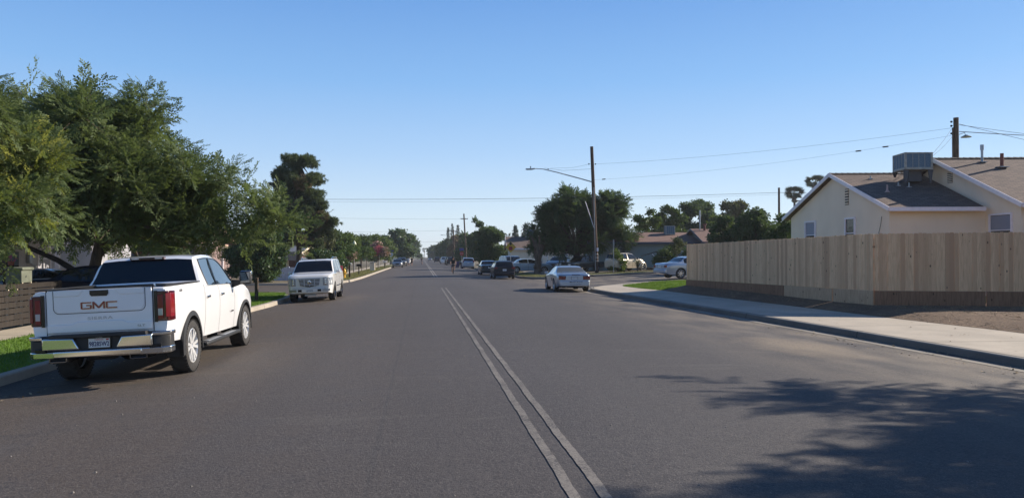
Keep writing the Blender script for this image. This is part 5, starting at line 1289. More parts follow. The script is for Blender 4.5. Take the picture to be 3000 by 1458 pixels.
for z in (1.32, 1.02, .72): m = MB(); m.tube([(-.45*z/10.95, 0, z + .25), (-.45*z/10.95, 0, z + .32)], .178, 14); m.build('reflective_band', M_GALV, t)
m = MB(); m.box(-.06, .10, -.24, -.14, 1.85, 2.15); m.build('tag_plate', M_TRIM, t)
m = MB(); m.tube([(-.16, -.18, .2), (-.30, -.16, 7.4)], .025, 6); m.build('conduit', M_GALV, t)
m = MB(); arm = [(-.36, -.05, 7.85), (-1.6, -.25, 8.15), (-3.6, -.6, 8.6), (-4.9, -.8, 8.85), (-5.6, -.9, 8.86)]; m.tube(arm, [.05, .048, .042, .036, .03], 8); la = m.build('lamp_arm', M_GALV, t, smooth=60)
m = MB(); m.prism([(-.42, .05), (.38, .10), (.42, .02), (.10, -.05), (-.30, -.06), (-.44, -.01)], -.14, .14); lh = m.build('lamp_head', M_GALV, la, bevel=.03, loc=(-5.95, -.92, 8.80))
m = MB(); m.tube([(0, 0, .1), (0, 0, .26)], .04, 8); m.build('photocell', M_DARK, lh)
m = MB(); m.tube([(-.45, -.1, 9.0), (-3.0, -.5, 8.78), (-4.8, -.8, 8.92)], .010, 5); m.tube([(-.45, -.12, 9.45), (-2.2, -.4, 9.05), (-4.2, -.7, 8.93)], .008, 5); m.build('stay_wire', M_WIRE, t)
m = MB(); m.bar((-.95, .3, 6.2), (-.28, -.1, 3.9), .04, .04); m.build('brace', M_TRIM, t)
for x in (-.72, -.14): m = MB(); m.lathe([(.001, -.06), (.06, -.04), (.06, .04), (.001, .06)], (x, -.1, 9.42), 'X', 8); m.build('insulator', M_DARK, t)
rx, ry = 31.8, 42.6
t = pole('utility_pole', 'thick dark utility pole rising behind the cream house roof', rx, ry, 9.5, .17, .145, (0, 0))
m = MB(); m.tube([(-.20, 0, 0), (-.20, 0, 8.9)], .06, 8); m.build('conduit', M_WOODP, t)
m = MB(); m.tube([(.2, 0, 8.5), (.55, 0, 8.62), (.62, 0, 8.45)], .02, 6); m.lathe([(.001, .12), (.08, .1), (.30, -.02), (.28, -.05), (.001, -.05)], (.65, 0, 8.38), 'Z', 14); m.build('yard_light', M_GALV, t)
for z in (9.0, 8.55, 9.25): m = MB(); m.lathe([(.001, -.06), (.06, -.04), (.06, .04), (.001, .06)], (-.30, 0, z), 'X', 8); m.build('insulator', M_DARK, t)
rz0 = GI(rx, ry)
wire('upper thin wire from the lamp pole to the pole behind the cream house', (px - .45, py, pz + 9.42), (rx - .3, ry, 9.55), .30, .007)
wire('lower thin wire with dark splices towards the pole behind the cream house', (px - .4, py, pz + 8.05), (rx - .3, ry, 9.1), .40, .0055, extra=[.04, .80, .86])
wire('drop wire from the right pole down to the rooftop cooler, left strand', (rx - .3, ry, 9.5), (23.9, 34.0, 6.5), .1, .008)
wire('drop wire from the right pole down to the rooftop cooler, right strand', (rx - .2, ry, 9.1), (23.95, 34.0, 6.5), .1, .008)
wire('thick wire leaving the right pole nearly level to the right', (rx + .2, ry, 9.35), (62, 37, 8.9), .5, .022)
wire('thin wire sloping gently down right of the right pole', (rx + .2, ry, 9.75), (56, 36, 6.8), .4, .012)
wire('thin wire sloping steeply down right of the right pole', (rx + .2, ry, 9.8), (52, 34, 4.2), .4, .012)
wire('dark wire crossing the whole street above the junction', (-48, 65, 7.15), (31.6, 65, 7.55), .75, .015, 30)
wire('thin second wire just under the dark crossing wire', (-48, 65.3, 6.9), (31.6, 65.3, 7.4), .75, .006, 30)
wire('dark wire continuing right from the slim far pole', (31.6, 65, 7.55), (70, 64, 8.2), .4, .02)
t = pole('utility_pole', 'slim grey pole left of the palms carrying the crossing wire', 31.6, 65.2, 7.75 - GI(31, 65) + .25, .11, .09)
t = pole('utility_pole', 'far pole with short crossarm under the palms', 46, 88, 8.6, .14, .11, arms=[(7.9, 2.6, -.1)])
t = pole('utility_pole', 'pale pole with wide crossarm beside the minivan far down the right side', 8.5, 146, 9.9, .17, .13, (-.55, 0), arms=[(8.9, 1.35, 0)], mat=M_BARKP)
m = MB(); m.tube([(-.5, 0, 6.2), (-1.4, 0, 6.35), (-2.3, 0, 6.4)], .03, 6); m.build('lamp_arm', M_GALV, t)
t = pole('utility_pole', 'dark pole with crossarm next to the narrow cypresses', 7.9, 188, 8.4, .17, .13, (-.2, 0), arms=[(8.0, 1.9, 0)])
m = MB(); m.tube([(-.2, 0, 7.0), (-1.2, 0, 7.1), (-2.8, 0, 7.0)], .03, 6); m.box(-3.3, -2.7, -.1, .1, 6.95, 7.08); m.build('lamp_arm', M_GALV, t)
t = pole('utility_pole', 'small dark pole by the two distant conifers', 17.4, 118, 6.3, .16, .12, (-.15, 0))
t = pole('utility_pole', 'tiny pole with crossarm far away over the street', 8.2, 330, 8.2, .18, .14, arms=[(7.9, 4.0, 0)], group='tiny poles at the far end of the street')
t = pole('utility_pole', 'tiny pole among the far trees left of the road end', -6.4, 520, 9.5, .22, .18, arms=[(8.8, 4.5, 0), (7.6, 4.5, 0)], group='tiny poles at the far end of the street')
wire('faint wire high over the far street', (-60, 150, 10.6), (8.0, 146, 9.0), .5, .012); wire('faint wire lower over the far street', (-60, 190, 8.3), (7.7, 188, 8.3), .5, .016); wire('faint wire above the road end', (-60, 330, 7.8), (8.2, 330, 8.3), .4, .03)
def post_sign(name, label, x, y, z_top, cat='sign', r=.03, z0=None, mat=None):
    z0 = GI(x, y) if z0 is None else z0; t = thing(name, label, cat, (x, y, z0)); m = MB(); m.tube([(0,0,-.1), (0,0,z_top)], r, 8); m.build('post', mat or M_GALV, t); return t
def ngon(n, r, a0): return [(r*math.cos(a0 + 2*math.pi*i/n), r*math.sin(a0 + 2*math.pi*i/n)) for i in range(n)]
M_YEL = pm('yellow_sign', (.75, .42, .02), .45); M_SRED = pm('sign_red', (.38, .02, .02), .45); M_SBLK = pm('sign_black', (.012, .012, .012), .5); M_BLUE = pm('sign_blue', (.03, .04, .25), .5)
t = post_sign('warning_sign', 'yellow diamond stop ahead sign with black arrow and red octagon', 8.85, 76.6, 2.7)
m = MB(); m.prism([(x, z + 2.62) for x, z in ngon(4, .56, 0)], -.06, -.04); s = m.build('plate', M_YEL, t)
m = MB(); m.prism([(x, z + 2.62) for x, z in ngon(4, .53, 0)], -.064, -.06); m.build('border', M_SBLK, s); m = MB(); m.prism([(x, z + 2.62) for x, z in ngon(4, .51, 0)], -.068, -.063); m.build('face', M_YEL, s)
m = MB(); m.prism([(x, z + 2.50) for x, z in ngon(8, .22, R(22.5))], -.075, -.068); m.build('octagon', M_SRED, s)
m = MB(); m.prism([(-.06, 2.80), (.06, 2.80), (.06, 2.92), (.17, 2.92), (0, 3.16), (-.17, 2.92), (-.06, 2.92)], -.075, -.068); m.build('arrow', M_SBLK, s)
t = post_sign('sign_post', 'bare grey sign post with edge on blade between pole and tan retro car', 16.3, 64.3, 2.75); m = MB(); m.box(-.012, .012, -.22, .22, 2.15, 2.8); m.build('blade', M_GALV, t)
t = post_sign('stop_sign', 'octagonal sign seen from behind at the near left corner', -11.0, 42.0, 2.9); m = MB(); m.prism([(x, z + 2.35) for x, z in ngon(8, .40, R(22.5))], -.01, .01); o = m.build('plate', pm('sign_back', (.40, .41, .43), .5), t); o.rotation_euler = (0, 0, R(-60)); o.location = (.0, -.05, 0)
t = post_sign('stop_sign', 'red stop sign below a blue street name plate far down the right side', 7.75, 150, 2.6); m = MB(); m.prism([(x, z + 2.35) for x, z in ngon(8, .42, R(22.5))], -.05, -.03); q = m.build('plate', M_SRED, t); text('word', 'STOP', .25, M_PLATE, q, (0, -.052, 2.35), (R(90), 0, 0), .002); m = MB(); m.box(-.42, .42, -.04, -.02, 2.95, 3.4); m.build('name_plate', M_BLUE, t)
t = post_sign('stop_sign', 'round looking grey sign back under a blue name plate far down the left side', -5.85, 150, 2.6); m = MB(); m.prism([(x, z + 2.25) for x, z in ngon(8, .42, R(22.5))], -.01, .01); m.build('plate', pm('sign_back_far', (.45, .46, .48), .5), t); m = MB(); m.box(-.5, .5, -.01, .01, 2.85, 3.05); m.build('name_plate', M_BLUE, t)
t = post_sign('warning_sign', 'dark diamond sign back in front of the big dark tree on the left', -6.9, 128, 2.2); m = MB(); m.prism([(x, z + 2.35) for x, z in ngon(4, .55, 0)], -.01, .01); m.build('plate', pm('dark_sign_back', (.09, .10, .13), .5), t)
t = thing('lamp_post', 'cream globe lamp on a dark post among the left trees', 'street lamp', (-8.9, 104, 0)); m = MB(); m.tube([(0,0,0), (0,0,3.2)], .05, 8); m.build('post', M_GALV, t); m = MB(); m.lathe([(.001, 4.05), (.12, 3.9), (.28, 3.6), (.22, 3.3), (.06, 3.18)], axis='Z', n=16); m.build('globe', pm('lamp_glass', (.60, .62, .42), .3), t, smooth=60)
# small things on the verges
def wood_post(label, x, y, h, w_=.12, mat=None): t = thing('wooden_post', label, 'post', (x, y, GI(x, y))); m = MB(); m.box(-w_/2, w_/2, -w_/2, w_/2, -.1, h); m.build('post', mat or M_BARK, t, bevel=.01); return t
wood_post('square brown wooden post on the grass corner between pickup and SUV', -7.0, 33.9, .97, .13)
t = wood_post('dark wooden post with small box just behind the yellow hydrant', -6.35, 69.5, 1.1, .13, M_BARKD); MB().box(-.15, .15, -.2, .2, 1.1, 1.3).build('letter_box', M_GALV, t, bevel=.03)
def mailbox(label, x, y, mat, h=.85): t = thing('mailbox', label, 'mailbox', (x, y, GI(x, y))); m = MB(); m.box(-.05, .05, -.05, .05, -.1, h); m.build('post', M_BARKD, t); m = MB(); m.box(-.26, .26, -.11, .11, h, h + .24); m.build('box', mat, t, bevel=.05); return t
mailbox('black mailbox on a dark post, first one past the hydrant', -6.5, 81.5, M_DARK); mailbox('white mailbox on a thin post beside the kerb far left', -6.0, 127, M_TRIM); mailbox('dark mailbox under the pink flowering tree', -7.2, 122, M_DARK, 1.0)
t = thing('stone_pillar', 'stubby sand coloured pillar on the verge past the black mailbox', 'pillar', (-6.5, 104, 0.)); m = MB(); m.box(-.32, .32, -.32, .32, 0, 1.05); m.build('shaft', M_CREAM, t, bevel=.02); m = MB(); m.box(-.37, .37, -.37, .37, 1.05, 1.15); m.build('cap', M_GALV, t, bevel=.02)
t = thing('fire_hydrant', 'yellow fire hydrant on the verge beside the white SUV', 'hydrant', (-6.75, 68.8, GI(-6.7, 69))); M_HY = pm('hydrant_yellow', (.75, .42, .03), .4)
m = MB(); m.lathe([(.16, 0), (.16, .05), (.11, .06), (.11, .55), (.15, .56), (.15, .62), (.12, .70), (.06, .80), (.03, .82), (.03, .88), (.001, .88)], axis='Z', n=16); m.build('barrel', M_HY, t, smooth=40)
for sx in (-1, 1): m = MB(); m.lathe([(.07, sx*.10), (.07, sx*.20), (.04, sx*.22), (.001, sx*.22)], (0, 0, .42), 'X', 10); m.build('outlet', M_HY, t, smooth=40)
m = MB(); m.lathe([(.09, -.10), (.09, -.21), (.001, -.22)], (0, 0, .40), 'Y', 10); m.build('outlet', M_HY, t, smooth=40)
t = thing('wheelie_bin', 'dark blue wheelie bin at the kerb left of the minivan', 'bin', (6.9, 128.5, GR(7, 125))); M_BIN = pm('bin_blue', (.015, .02, .10), .5)
m = MB(); m.add([(-.28,-.3,.05),(.28,-.3,.05),(.28,.3,.05),(-.28,.3,.05),(-.34,-.38,.98),(.34,-.38,.98),(.34,.38,.98),(-.34,.38,.98)], [(3,2,1,0),(4,5,6,7),(0,1,5,4),(1,2,6,5),(2,3,7,6),(3,0,4,7)]); m.build('body', M_BIN, t, bevel=.02); m = MB(); m.box(-.36, .36, -.42, .40, .98, 1.06); m.build('lid', M_BIN, t, bevel=.03)
c = dup(t, (5.95, 129.4, GR(6, 125)), 0, 'second dark blue bin, to the left of the first one')
t = thing('metal_rig', 'black angled metal frame with pale strut standing by the green house wall', 'metal frame', (20.3, 66.0, GI(20, 66))); m = MB(); m.bar((-1.1, 0, 1.25), (.35, 0, 1.65), .07); m.bar((.35, 0, 1.65), (.75, 0, .45), .09); m.bar((.75, 0, .5), (.75, 0, -.1), .12); m.build('frame', M_DARK, t); m = MB(); m.bar((-.1, -.05, 1.45), (.45, -.05, .8), .05); m.build('strut', M_TRIM, t)
t = thing('tyre_stack', 'two old tyres lying at the foot of the green house wall', 'tyres', (19.6, 67.2, GI(20, 67)))
for i, (x, y) in enumerate(((0, 0), (.9, .2))): m = MB(); m.lathe([(.2, .0), (.34, .02), (.36, .12), (.34, .22), (.2, .24)], (x, y, .0), 'Z', 20, close=True); m.build('tyre', M_RUB, t, smooth=50)
# ================================================================ TREES AND PLANTS
SHOOT = T_shoot(1.0, 7, 3, n=5, L=.34, ll=.13, lw=.030, droop=.35)
COMP = tmpl(T_compound(8, .5, .17, .034, .35, 2))
def loc(px_, Z):    # street coordinates of a bearing and depth
    t_ = (px_ - 1500) / 2253; th = R(6.7); return Z*(t_*math.cos(th) + math.sin(th)), Z*(math.cos(th) - t_*math.sin(th))
def T_(n, r, lw, ll, seed): return T_tuft(n, r, lw, seed, .7, ll)
# near locust tree over the pickup
tree('locust_tree', 'large spreading feathery leaved tree over the white pickup', -10.7, 26.4, 8, [(.9,0,4.85,2.5,2.8,2.35),(3.0,.5,4.15,2.2,2.6,1.7),(4.7,1,3.0,1.5,1.8,1.2),(-1.6,0,5.0,2.3,2.6,2.2),(.4,0,3.3,3.4,3.0,1.2),(3.2,.3,2.8,2.4,2.2,.9),(-1.8,0,3.2,2.2,2.2,1.2),(1.2,0,2.55,3.6,3.0,.75),(3.6,.3,2.3,1.9,2.0,.7),(-.2,4.2,4.2,3.0,2.6,1.8),(5.1,.6,3.4,1.4,1.6,1.2),(5.5,.6,2.5,1.2,1.5,.9),(4.3,0,3.6,1.6,1.8,1.2)], 170, 5000, L_LOCUST, SHOOT, .72, .21, 2.55, (.20,.32), 11, None, M_BARK, .8, .8, .22, (.35, 0), nl=12, bias=.55, jit=.6,  # rear crown lobe added out of view to keep sun off the house
     accents=[('yellow_spray', L_YELLOW, (3, 11, 23, 37, 58), 110, .7), ('outer_shoots', L_LOCUST, tuple(range(0, 170, 5)), 330, 1.25)], shell=.3, low=-.9)
t = [o for o in bpy.data.objects if o.name.startswith('locust_tree')][0]
m = MB(); m.tube([(.15, 0, 1.0), (-.9, -.2, 1.75), (-1.9, -.4, 2.25), (-3.4, -.5, 2.35)], [.11, .085, .065, .03], 8); m.tube([(.3, 0, 1.9), (1.0, 0, 2.7), (2.4, .2, 3.2)], [.10, .07, .03], 8); m.build('limb', M_BARKD, t, smooth=60)
tree('locust_tree', 'feathery tree at the left picture edge with yellow green twigs hanging over the plank fence', -10.9, 19.4, 6.5, [(.4,0,4.1,1.8,1.9,2.0),(1.0,.1,2.6,1.1,1.3,1.2),(.75,-.1,1.75,.65,.9,.8),(-1.4,0,4.0,1.8,2,1.9),(.1,-.5,1.6,1.0,.9,.8)], 60, 1900, L_LOCUST, SHOOT, .66, .12, 2.2, (.28,.42), 12, None, M_BARK, .8, .7, .05, (0, 0), nl=12, bias=.6, jit=.6,
     accents=[('yellow_spray', L_YELLOW, (1, 5, 9, 14, 20, 26), 150, .6)], shell=.3)
tree('added_shade_tree', 'leafy tree in front of the white house right of the locust trunk', -12.6, 36.5, 5.5, [(0,0,4.0,2.2,2.4,1.8),(.3,-1.8,3.4,1.8,1.8,1.5)], 36, 1900, L_MID, T_(10, .26, .06, .2, 17), 1.1, .13, 1.8, (.3,.42), 17)  # this tree and the next are added behind the locust to shade the wall
tree('added_shade_tree', 'second leafy tree by the white house close to the side street', -13.0, 42.2, 5.5, [(0,0,4.0,2.2,2.2,1.8)], 30, 1500, L_MID, T_(10, .26, .06, .2, 18), 1.1, .13, 1.8, (.3,.42), 18)  # also added to shade the house wall
# corner bush across the left side street
tree('corner_tree', 'dense dark round leafed tree at the corner behind the octagonal sign', *loc(748, 56), 4.6, [(0,0,2.5,1.75,1.7,2.0),(0,0,1.0,1.7,1.7,1.0),(0,0,.5,1.3,1.3,.6)], 56, 6500, L_DEEP, T_(10, .24, .06, .18, 7), 1.0, .12, .5, (.3,.45), 13, nl=6, bias=.75, low=-.9)
# tall pine
tree('pine_tree', 'tall ragged pine with brownish lower branches behind the white SUV', *loc(876, 71), 11.5, [(-.1,0,9.9,2.0,1.8,1.5),(0,0,8.4,2.2,1.8,1.6),(.1,0,6.8,2.3,2,1.6),(.9,0,7.6,1.3,1.2,1.3),(.3,0,3.1,2.3,2,1.1),(1.2,0,4.8,2.5,2,1.3),(-.5,0,3.9,2.3,2,1.3),(.3,0,5.6,2.3,2,1.2)], 150, 15000, L_PINE, T_needle(16, .34, .018), .82, .24, 9.8, (.26,.38), 14, None, M_BARKD, nl=44, bias=.6, jit=.8, shell=.2,
     accents=[('brown_needles', L_PINEB, tuple(range(2, 150, 6)), 1800, .8)])
tree('dark_shrub', 'broad dark green shrub at the kerb behind the white SUV', *loc(952, 67), 2.4, [(0,0,1.5,1.5,1.6,1.25)], 28, 3400, L_DEEP, T_(10, .2, .05, .15, 8), 1.0, .06, .6, (.35,.5), 15, nl=5, low=-.95, cat='shrub')
tree('leafy_shrub', 'lighter green shrub just left of the yellow hydrant', *loc(985, 75), 2.2, [(0,0,1.2,.9,1.2,1.1)], 18, 1600, L_MID, T_(10, .2, .045, .14, 9), 1.0, .05, .5, (.35,.5), 16, nl=5, low=-.95, cat='shrub')
LT = ['olive green tree behind the dark shrub, first of the left row', 'round mid green tree behind the globe lamp', 'bright green tree behind the globe lamp post', 'light green tree left of the pink blossom', 'yellowish green tree behind the pink blossom', 'pale green tree in front of the big dark tree']
for i, (px_, Z, ty, hw, mt) in enumerate([(930, 92, 660, 34, L_OLIVE), (975, 102, 674, 36, L_MID), (1020, 118, 684, 34, L_LIGHT), (1058, 132, 690, 32, L_MID), (1098, 150, 694, 32, L_LIGHT), (1128, 165, 697, 24, L_LIGHT)]):
    X_, Y_ = loc(px_, Z); k = Z/2253; top = 1.85 + (752 - ty)*k; r = hw*k
    tree('street_tree', LT[i], X_, Y_, top, [(0,0,top*.62,r,r,top*.36),(0,0,top*.35,r*.8,r*.8,top*.22)], 26, 1700, mt, T_(9, .32, .085, .24, 20 + i), 1.25, .16, top*.3, (.3,.45), 20 + i, 'trees along the left side of the street', nl=6)
# young street trees and flowering ones on the left verge
for i, (px_, Z, lab) in enumerate([(1036, 92, 'young thin trunked tree on the left verge nearest the hydrant'), (1060, 100, 'young thin trunked tree behind the black mailbox'), (1074, 112, 'young thin trunked tree left of the sand pillar')]):
    X_, Y_ = loc(px_, Z); tree('young_tree', lab, X_, Y_, 3.2, [(0,0,2.4,1.0,1.0,.8)], 9, 260, L_MID, T_(8, .25, .06, .18, 3), 1.1, .045, 1.7, (.4,.6), 30 + i, 'young trees on the left verge', nl=4)
tree('flowering_tree', 'crape myrtle with pale rose blossom above the wooden post', *loc(1010, 84), 3.0, [(0,0,2.0,1.1,1.1,.75)], 14, 380, L_MID, T_(8, .22, .055, .16, 4), 1.05, .05, 1.0, (.4,.55), 34, accents=[('blossom', L_ROSE, tuple(range(0, 14, 2)), 380, .9)])
tree('flowering_tree', 'crape myrtle with bright pink and rose blossom along the left kerb', *loc(1108, 122), 3.9, [(0,0,2.6,1.5,1.5,1.1)], 18, 420, L_MID, T_(8, .28, .07, .2, 6), 1.1, .07, 1.2, (.4,.55), 35, accents=[('blossom', L_PINK, (0, 3, 6, 9, 12), 420, 1.1), ('pale_blossom', L_ROSE, (1, 4, 5, 8, 11, 14, 16), 420, 1.1)])
# big dark trees further down
X_, Y_ = loc(1172, 190); tree('big_tree', 'big dark rounded tree overhanging the left side far down the street', -7.4, 190, 8.9, [(1.4,0,6.0,3.4,3.4,2.7),(2.0,0,3.6,3.6,3.4,2.2)], 36, 3200, L_DEEP, T_(9, .5, .13, .38, 41), 1.3, .3, 2.6, (.28,.4), 41)
tree('big_tree', 'hazy grey green tree standing behind the big dark tree', -8.0, 330, 12, [(3.0,0,6.5,4.2,4,4.6),(3.6,0,3.5,4.6,4,3.2)], 24, 1000, L_DARK, T_(9, .7, .18, .5, 42), 1.6, .3, 3, (.3,.42), 42)
for i, (px_, Z, ty, hw, mt, lab) in enumerate([(1405, 140, 644, 33, L_DARK, 'tall twin crowned tree behind the minivan on the right'), (1442, 108, 667, 42, L_DARK, 'bushy dark tree left of the yellow sign'), (1365, 170, 690, 22, L_DARK, 'dark tree between the far poles and the minivan'), (1470, 118, 735, 30, L_MID, 'low pale green bush behind the black hatchback'),
        (1336, 205, 688, 18, L_PINEB, 'brownish conifer clump around the far crossarm pole'), (1288, 300, 712, 22, L_MID, 'green tree far down the right kerb'), (1262, 420, 724, 24, L_DARK, 'small hazy tree near the road end on the right'), (1310, 250, 700, 18, L_DARK, 'dark conifer left of the far crossarm pole')]):
    X_, Y_ = loc(px_, Z); k = Z/2253; top = 1.85 + (752 - ty)*k; r = hw*k; X_ = max(X_, 8.6)
    tree('broadleaf_tree', lab, X_, Y_, top, [(0,0,top*.60,r*.85,r,top*.36),(0,0,top*.32,r,r,top*.28)] + ([(-r*.4,0,top*.78,r*.45,r*.5,top*.2),(r*.5,0,top*.72,r*.4,r*.5,top*.2)] if i < 2 else []), 34, 3000 if i < 2 else 1300, mt, T_(9, .30*max(1, Z/110), .08*max(1, Z/110), .24*max(1, Z/110), 50 + i), 1.2, .18, top*.25, (.28,.42), 50 + i, nl=6)
def spire(name, label, x, y, h, r, mat, n=500, seed=1, group=None, cone=False):
    rs = np.random.RandomState(seed); t = thing(name, label, 'tree', (x, y, GI(x, y)), 0, group); m = MB(); m.tube([(0,0,-.1), (0,0,h*.9)], [.12, .03], 6); m.build('trunk', M_BARKD, t)
    f = rs.rand(n)**(1.4 if cone else 1.0); z = h*(.10 + .90*f); a = rs.uniform(0, 6.28, n); lay = (1 if not cone else (.55 + .45*np.abs(np.sin(z*2.6)))); rr = r*(1 - f)**(.8 if cone else .45)*lay*rs.uniform(.55, 1.05, n) + .03
    p = np.column_stack([rr*np.cos(a), rr*np.sin(a), z]); d = np.column_stack([np.cos(a), np.sin(a), np.full(n, -.15 if cone else 1.6)]) + rs.normal(size=(n, 3))*.25
    tv, tf, tm = T_tuft(8, .25, .06, seed, .7, .3); stamp('crown', tv, tf, tm, p, d, rs.uniform(0, 6.28, n), rs.uniform(.8, 1.3, n)*max(.8, r*.6), [mat], t); return t
spire('cypress_tree', 'tallest of the narrow cypress spires far down the right side', 9.3, 236, 11.8, .85, L_CONIF, 420, 61); spire('cypress_tree', 'narrow cypress spire left of the tallest one', 8.2, 240, 10.6, .7, L_CONIF, 380, 62); spire('cypress_tree', 'narrow cypress spire right of the far crossarm pole', 10.6, 228, 11.0, .9, L_CONIF, 420, 63)
spire('conifer_tree', 'pointed conifer beside the cypress spires', 11.6, 215, 8.2, 2.0, L_PINE, 420, 64, cone=True)
spire('conifer_tree', 'left of two distant layered conifers behind the cream house', *loc(1510, 160), 8.0, 1.9, L_CONIF, 520, 65, cone=True); spire('conifer_tree', 'right of two distant layered conifers behind the cream house', *loc(1540, 165), 8.6, 2.2, L_CONIF, 420, 66, cone=True)
# the big tree at the far corner
bx, by = loc(1690, 74)
tree('big_tree', 'huge dark drooping leafed tree behind the striped utility pole', bx, by, 8.5, [(-1.5,0,5.9,2.3,2.2,2.1),(2.3,0,5.7,2.3,2.2,2.0),(-2.9,0,3.7,1.6,2,1.9),(.4,0,4.0,3.2,2.6,2.1),(4.6,-.3,3.6,1.6,1.9,1.5),(-.3,0,7.1,1.1,1.3,.9),(3.3,0,6.9,.9,1,.7),(-2.5,0,2.3,2.2,2,1.2),(1.2,.5,2.4,2.4,2,1.2),(4.4,.5,2.6,1.6,1.6,1.2)], 110, 9500, L_DARK, COMP, 1.25, .42, 2.0, (.24,.36), 71, None, M_BARKD, .5, .9, .05, nl=26, bias=.62, jit=.4, shell=.35, low=-.8)
tree('slim_tree', 'slim tree right of the huge dark tree at the green house corner', *loc(1893, 84), 6.2, [(0,0,4.6,1.1,1.1,1.6),(.3,0,3.0,1.2,1.2,1.2)], 18, 700, L_MID, T_(9, .28, .07, .22, 72), 1.1, .12, 2, (.35,.5), 72)
for i, (px_, Z, ty, hw, mt, lab) in enumerate([(1960, 100, 600, 46, L_MID, 'green tree behind the low green house, left one'), (2040, 104, 578, 62, L_DARK, 'broad tall dark green tree behind the roof cooler'), (2085, 98, 620, 34, L_LIGHT, 'bright green tree behind the gabled brown roof'), (2146, 110, 568, 44, L_OLIVE, 'brownish olive crowned tree behind the dark thicket'), (2130, 62, 634, 52, L_DEEP, 'dark thicket tree left above the wooden fence'), (2215, 60, 618, 62, L_DARK, 'dense dark tree above the middle of the wooden fence'), (2290, 57, 628, 44, L_MID, 'green tree touching the cream house gable')]):
    X_, Y_ = loc(px_, Z); k = Z/2253; top = 1.85 + (752 - ty)*k - GI(X_, Y_); r = hw*k
    tree('broadleaf_tree', lab, X_, Y_, top, [(0,0,top*.62,r*.9,r*.9,top*.34),(-r*.4,0,top*.38,r*.75,r,top*.3),(r*.4,0,top*.40,r*.75,r,top*.3)], 42, 3600 if Z < 70 else 2800, mt, T_(9, .24*Z/70, .058*Z/70, .19*Z/70, 80 + i), 1.2, .2, top*.3, (.26,.4), 80 + i, nl=8, low=-.8)
def palm(label, x, y, h, r, n=26, seed=1, z0=None):
    rs = np.random.RandomState(seed); t = thing('palm_tree', label, 'palm tree', (x, y, GI(x, y) if z0 is None else z0)); m = MB(); m.tube([(0,0,-.1), (0,0,h*.5), (.0,0,h)], [.30, .22, .2], 10); m.build('trunk', M_BARKP, t, smooth=60)
    vs = []
    for i in range(16):   # a fan leaf along +Y
        a = (i - 7.5)/8*1.25; d = np.array((math.sin(a), math.cos(a)*1.0, -.25 - .15*abs(a))); b = np.array((0, .45, 0)); vs += leaf_quad(b, b + d*.75, (math.cos(a), -math.sin(a), 0), .05)
    vs += leaf_quad((0, 0, 0), (0, .5, 0), (1, 0, 0), .02); tv, tf, tm = tmpl(vs)
    a = rs.uniform(0, 6.28, n); e = rs.uniform(-.7, 1.3, n); d = np.column_stack([np.cos(a), np.sin(a), e]); p = np.tile([[0, 0, h]], (n, 1)) + rs.normal(size=(n, 3))*.08
    stamp('fronds', tv, tf, tm, p, d, rs.uniform(-.4, .4, n), np.full(n, r/1.1), [L_PALM], t)
    n2 = 22; a = rs.uniform(0, 6.28, n2); d = np.column_stack([np.cos(a)*.35, np.sin(a)*.35, -np.ones(n2)]); p = np.column_stack([np.cos(a)*.15, np.sin(a)*.15, h - rs.uniform(0, 1.2, n2)]); stamp('dead_fronds', tv, tf, tm, p, d, rs.uniform(-.4, .4, n2), np.full(n2, r*.45), [L_PINEB], t); return t
palm('left fan palm above the cream house gable, paler and lower', *loc(2328, 150), 14.0, 1.95, 40, seed=91); palm('right fan palm above the cream house gable, darker and taller', *loc(2388, 150), 16.2, 1.9, 40, seed=92)
tree('distant_tree', 'small bushy tree under the left palm behind the house eave', *loc(2345, 140), 8.4, [(0,0,7.0,3.2,3,1.8)], 14, 500, L_DARK, T_(9, .5, .12, .4, 93), 1.2, .2, 4, (.4,.5), 93)
palm('tiny palm left of the dark cooler in the distance', *loc(1484, 190), 6.6, 1.4, 22, 94)
for i, px_ in enumerate((1222, 1243, 1254, 1272)): palm('tiny hazy palm at the far end of the street, number from the left %s' % ('one', 'two', 'three', 'four')[i] if False else ('leftmost tiny hazy palm beyond the road end', 'second tiny hazy palm beyond the road end', 'third tiny hazy palm beyond the road end', 'rightmost tiny hazy palm beyond the road end')[i], *loc(px_, 620 + 25*i), 8.5 - .6*(i % 2), 2.4, 18, 95 + i, z0=0)
# palm stump
t = thing('palm_stump', 'cut palm trunk with ragged dead top at the far right kerb', 'palm tree', (*loc(1575, 72), GI(11, 71))); m = MB(); m.tube([(0,0,-.1), (0,0,.25), (.05,0,1.2), (.1,0,2.1), (.12,0,2.7)], [.42, .34, .30, .38, .50], 12); m.build('trunk', M_BARKP, t, smooth=60)
rs = np.random.RandomState(5); n = 26; a = rs.uniform(0, 6.28, n); d = np.column_stack([np.cos(a)*.35, np.sin(a)*.35, rs.uniform(.6, 1.3, n)]); p = np.column_stack([np.cos(a)*.34 + .1, np.sin(a)*.34, rs.uniform(1.8, 2.7, n)]); stamp('cut_fronds', np.array([(-.07,0,0),(.07,0,0),(.03,.9,0),(-.03,.9,0)]), np.array([[0,1,2,3]]), np.zeros(1, int), p, d, rs.uniform(0, 6, n), rs.uniform(.6, 1.25, n), [M_BARKP], t)
n = 60; a = rs.uniform(0, 6.28, n); d = np.column_stack([np.cos(a)*.7, np.sin(a)*.7, np.ones(n)]); z = rs.uniform(.1, 2.5, n); p = np.column_stack([np.cos(a)*.30 + .04*z, np.sin(a)*.30, z]); stamp('boots', np.array([(-.09,0,0),(.09,0,0),(.05,.28,0),(-.05,.28,0)]), np.array([[0,1,2,3]]), np.zeros(1, int), p, d, rs.uniform(-.3, .3, n), rs.uniform(.8, 1.2, n), [M_BARKP], t)
